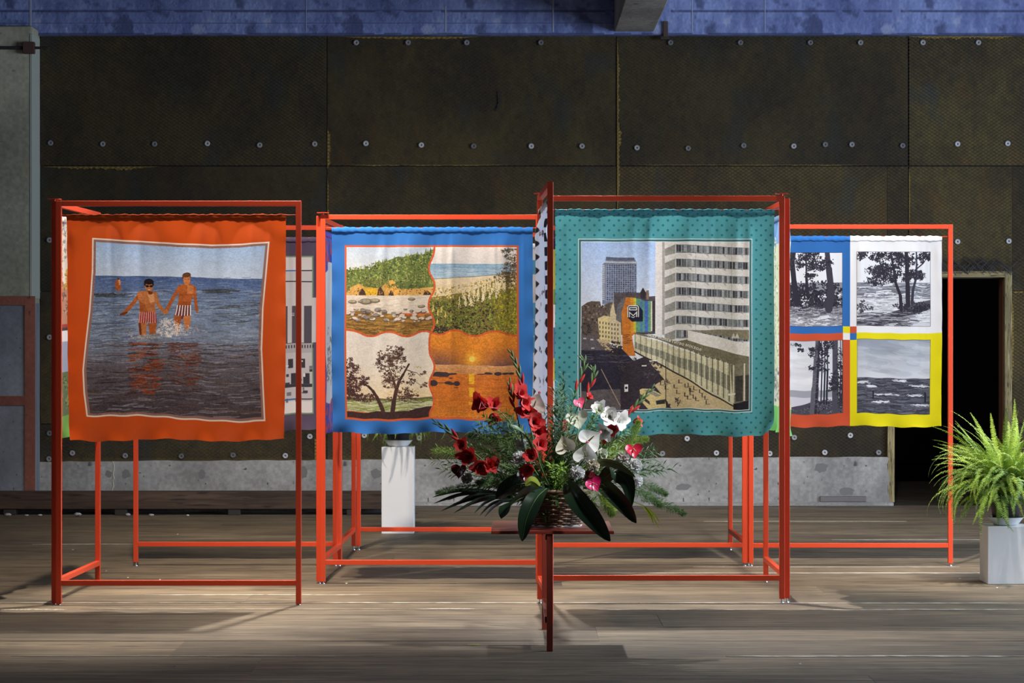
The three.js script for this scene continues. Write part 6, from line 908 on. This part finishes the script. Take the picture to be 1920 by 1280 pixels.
// feathery asparagus plumes
function plume(label, pts, mat, spread, n) {
  const c = curve(pts, 16), o = thing('asparagus_plume', label, 'greenery', c[0].toArray(), GROUP), L = toLocal(c, c[0]), cv = new THREE.CatmullRomCurve3(L), s = new Soup(), st = new Soup(); st.tube(L, (t) => 0.0018 * (1 - 0.7 * t), 4); part('stem', st.build(), G.stem, o);
  for (let k = 0; k < n; k++) { const t = 0.12 + 0.88 * Math.sqrt(rnd()), p = cv.getPoint(t), tan = cv.getTangent(t), q = spread * Math.pow(1 - t, 0.5) * rnd(), a = rnd() * 6.283, u = tan.clone().cross(V3(0.1, 0.3, 1)).normalize(), w = tan.clone().cross(u), out = u.clone().multiplyScalar(Math.cos(a)).addScaledVector(w, Math.sin(a)), b = p.clone().addScaledVector(out, q).addScaledVector(tan, q * 0.7), dir = out.clone().addScaledVector(tan, 0.9).add(V3(rr(-0.5, 0.5), rr(-0.5, 0.5), rr(-0.5, 0.5))).normalize(), e = b.clone().addScaledVector(dir, rr(0.010, 0.020)), sd = dir.clone().cross(V3(rr(-1, 1), rr(-1, 1), rr(-1, 1))).normalize().multiplyScalar(0.0011); s.tri(s.vv(b.clone().add(sd)), s.vv(b.clone().sub(sd)), s.vv(e)); }
  const m = part('needles', s.build(), mat, o); m.userData = { kind: 'stuff' };
}
const F2 = leafMat(0.10, 0.21, 0.045), F3 = leafMat(0.24, 0.36, 0.05);
plume('long feathery plume reaching farthest to the lower right', [MOUTH.clone(), gp(1170, 912, 12.15), gp(1225, 935, 12.12), gp(1285, 964, 12.1)], F2, 0.050, 1500);
plume('feathery plume pointing right over the concrete plinth', [MOUTH.clone(), gp(1160, 895, 12.15), gp(1210, 908, 12.15), gp(1250, 927, 12.15)], F2, 0.045, 1300);
plume('feathery plume between the two right hand plumes', [MOUTH.clone(), gp(1165, 905, 12.1), gp(1205, 925, 12.08), gp(1240, 948, 12.08)], F2, 0.045, 1100);
plume('bright feathery plume hanging below the magenta anthurium', [MOUTH.clone(), gp(1110, 915, 12.0), gp(1130, 940, 11.98), gp(1150, 965, 11.98)], F3, 0.055, 1500);
plume('feathery plume rising beside the white gladiolus', [MOUTH.clone(), gp(1150, 860, 12.15), gp(1182, 825, 12.15), gp(1198, 790, 12.15)], F3, 0.045, 1400);
plume('feathery plume right of the glossy red anthurium', [MOUTH.clone(), gp(1160, 860, 12.2), gp(1190, 830, 12.2), gp(1214, 822, 12.2)], F3, 0.035, 800);
plume('thin feathery plume pointing left above the palm blades', [MOUTH.clone(), gp(930, 915, 12.0), gp(870, 912, 11.96), gp(818, 924, 11.95)], F2, 0.026, 1100);
plume('feathery plume spreading over the upper left greens', [MOUTH.clone(), gp(975, 860, 12.2), gp(925, 825, 12.2), gp(880, 815, 12.2)], F2, 0.060, 1500);
plume('wispy feathery plume at the far left', [MOUTH.clone(), gp(930, 880, 12.2), gp(870, 850, 12.2), gp(812, 846, 12.2)], F3, 0.050, 900);
plume('feathery plume in the shade left of the basket', [MOUTH.clone(), gp(980, 905, 12.0), gp(930, 900, 11.98), gp(895, 905, 11.97)], F2, 0.050, 1200);

// ---------------------------------------------------------------- small litter on the floor
{
  const s = new Soup(); s.ribbon(curve([V3(-0.03, 0.002, 0), V3(0, 0.006, 0.004), V3(0.034, 0.003, 0)], 8), (t) => 0.018 * Math.sin(Math.PI * clamp(0.05 + 0.93 * t, 0, 1)), V3(0, 0, 1), 0.2, 2); const m = solo('fallen_leaf', s.build(), G.lime, 'small yellow green leaf fallen on the floor boards', 'leaf'); m.position.copy(gp(888, 640, 12.15)).setY(0.001);
  const chip = std({ color: lin(0.55, 0.50, 0.42), roughness: 1 });
  for (const [px, py] of [[1800, 1085], [1870, 1102], [300, 1087], [240, 1083], [200, 1071], [855, 1093], [650, 1094], [333, 1002], [137, 1031], [1500, 1245], [325, 1249]]) { const d = 6915.5 / (py - 640), g = new THREE.TetrahedronGeometry(0.008, 0); g.scale(1.4, 0.5, 1); g.rotateY(rr(0, 3)); const c = solo('plaster_crumb', g, chip, 'tiny pale crumb of plaster lying on the floor boards', 'crumb', 'plaster crumbs on the floor'); c.position.set(px2x(px, d), 0.0025, zAt(d)); }
}
renderer.render(scene, camera);
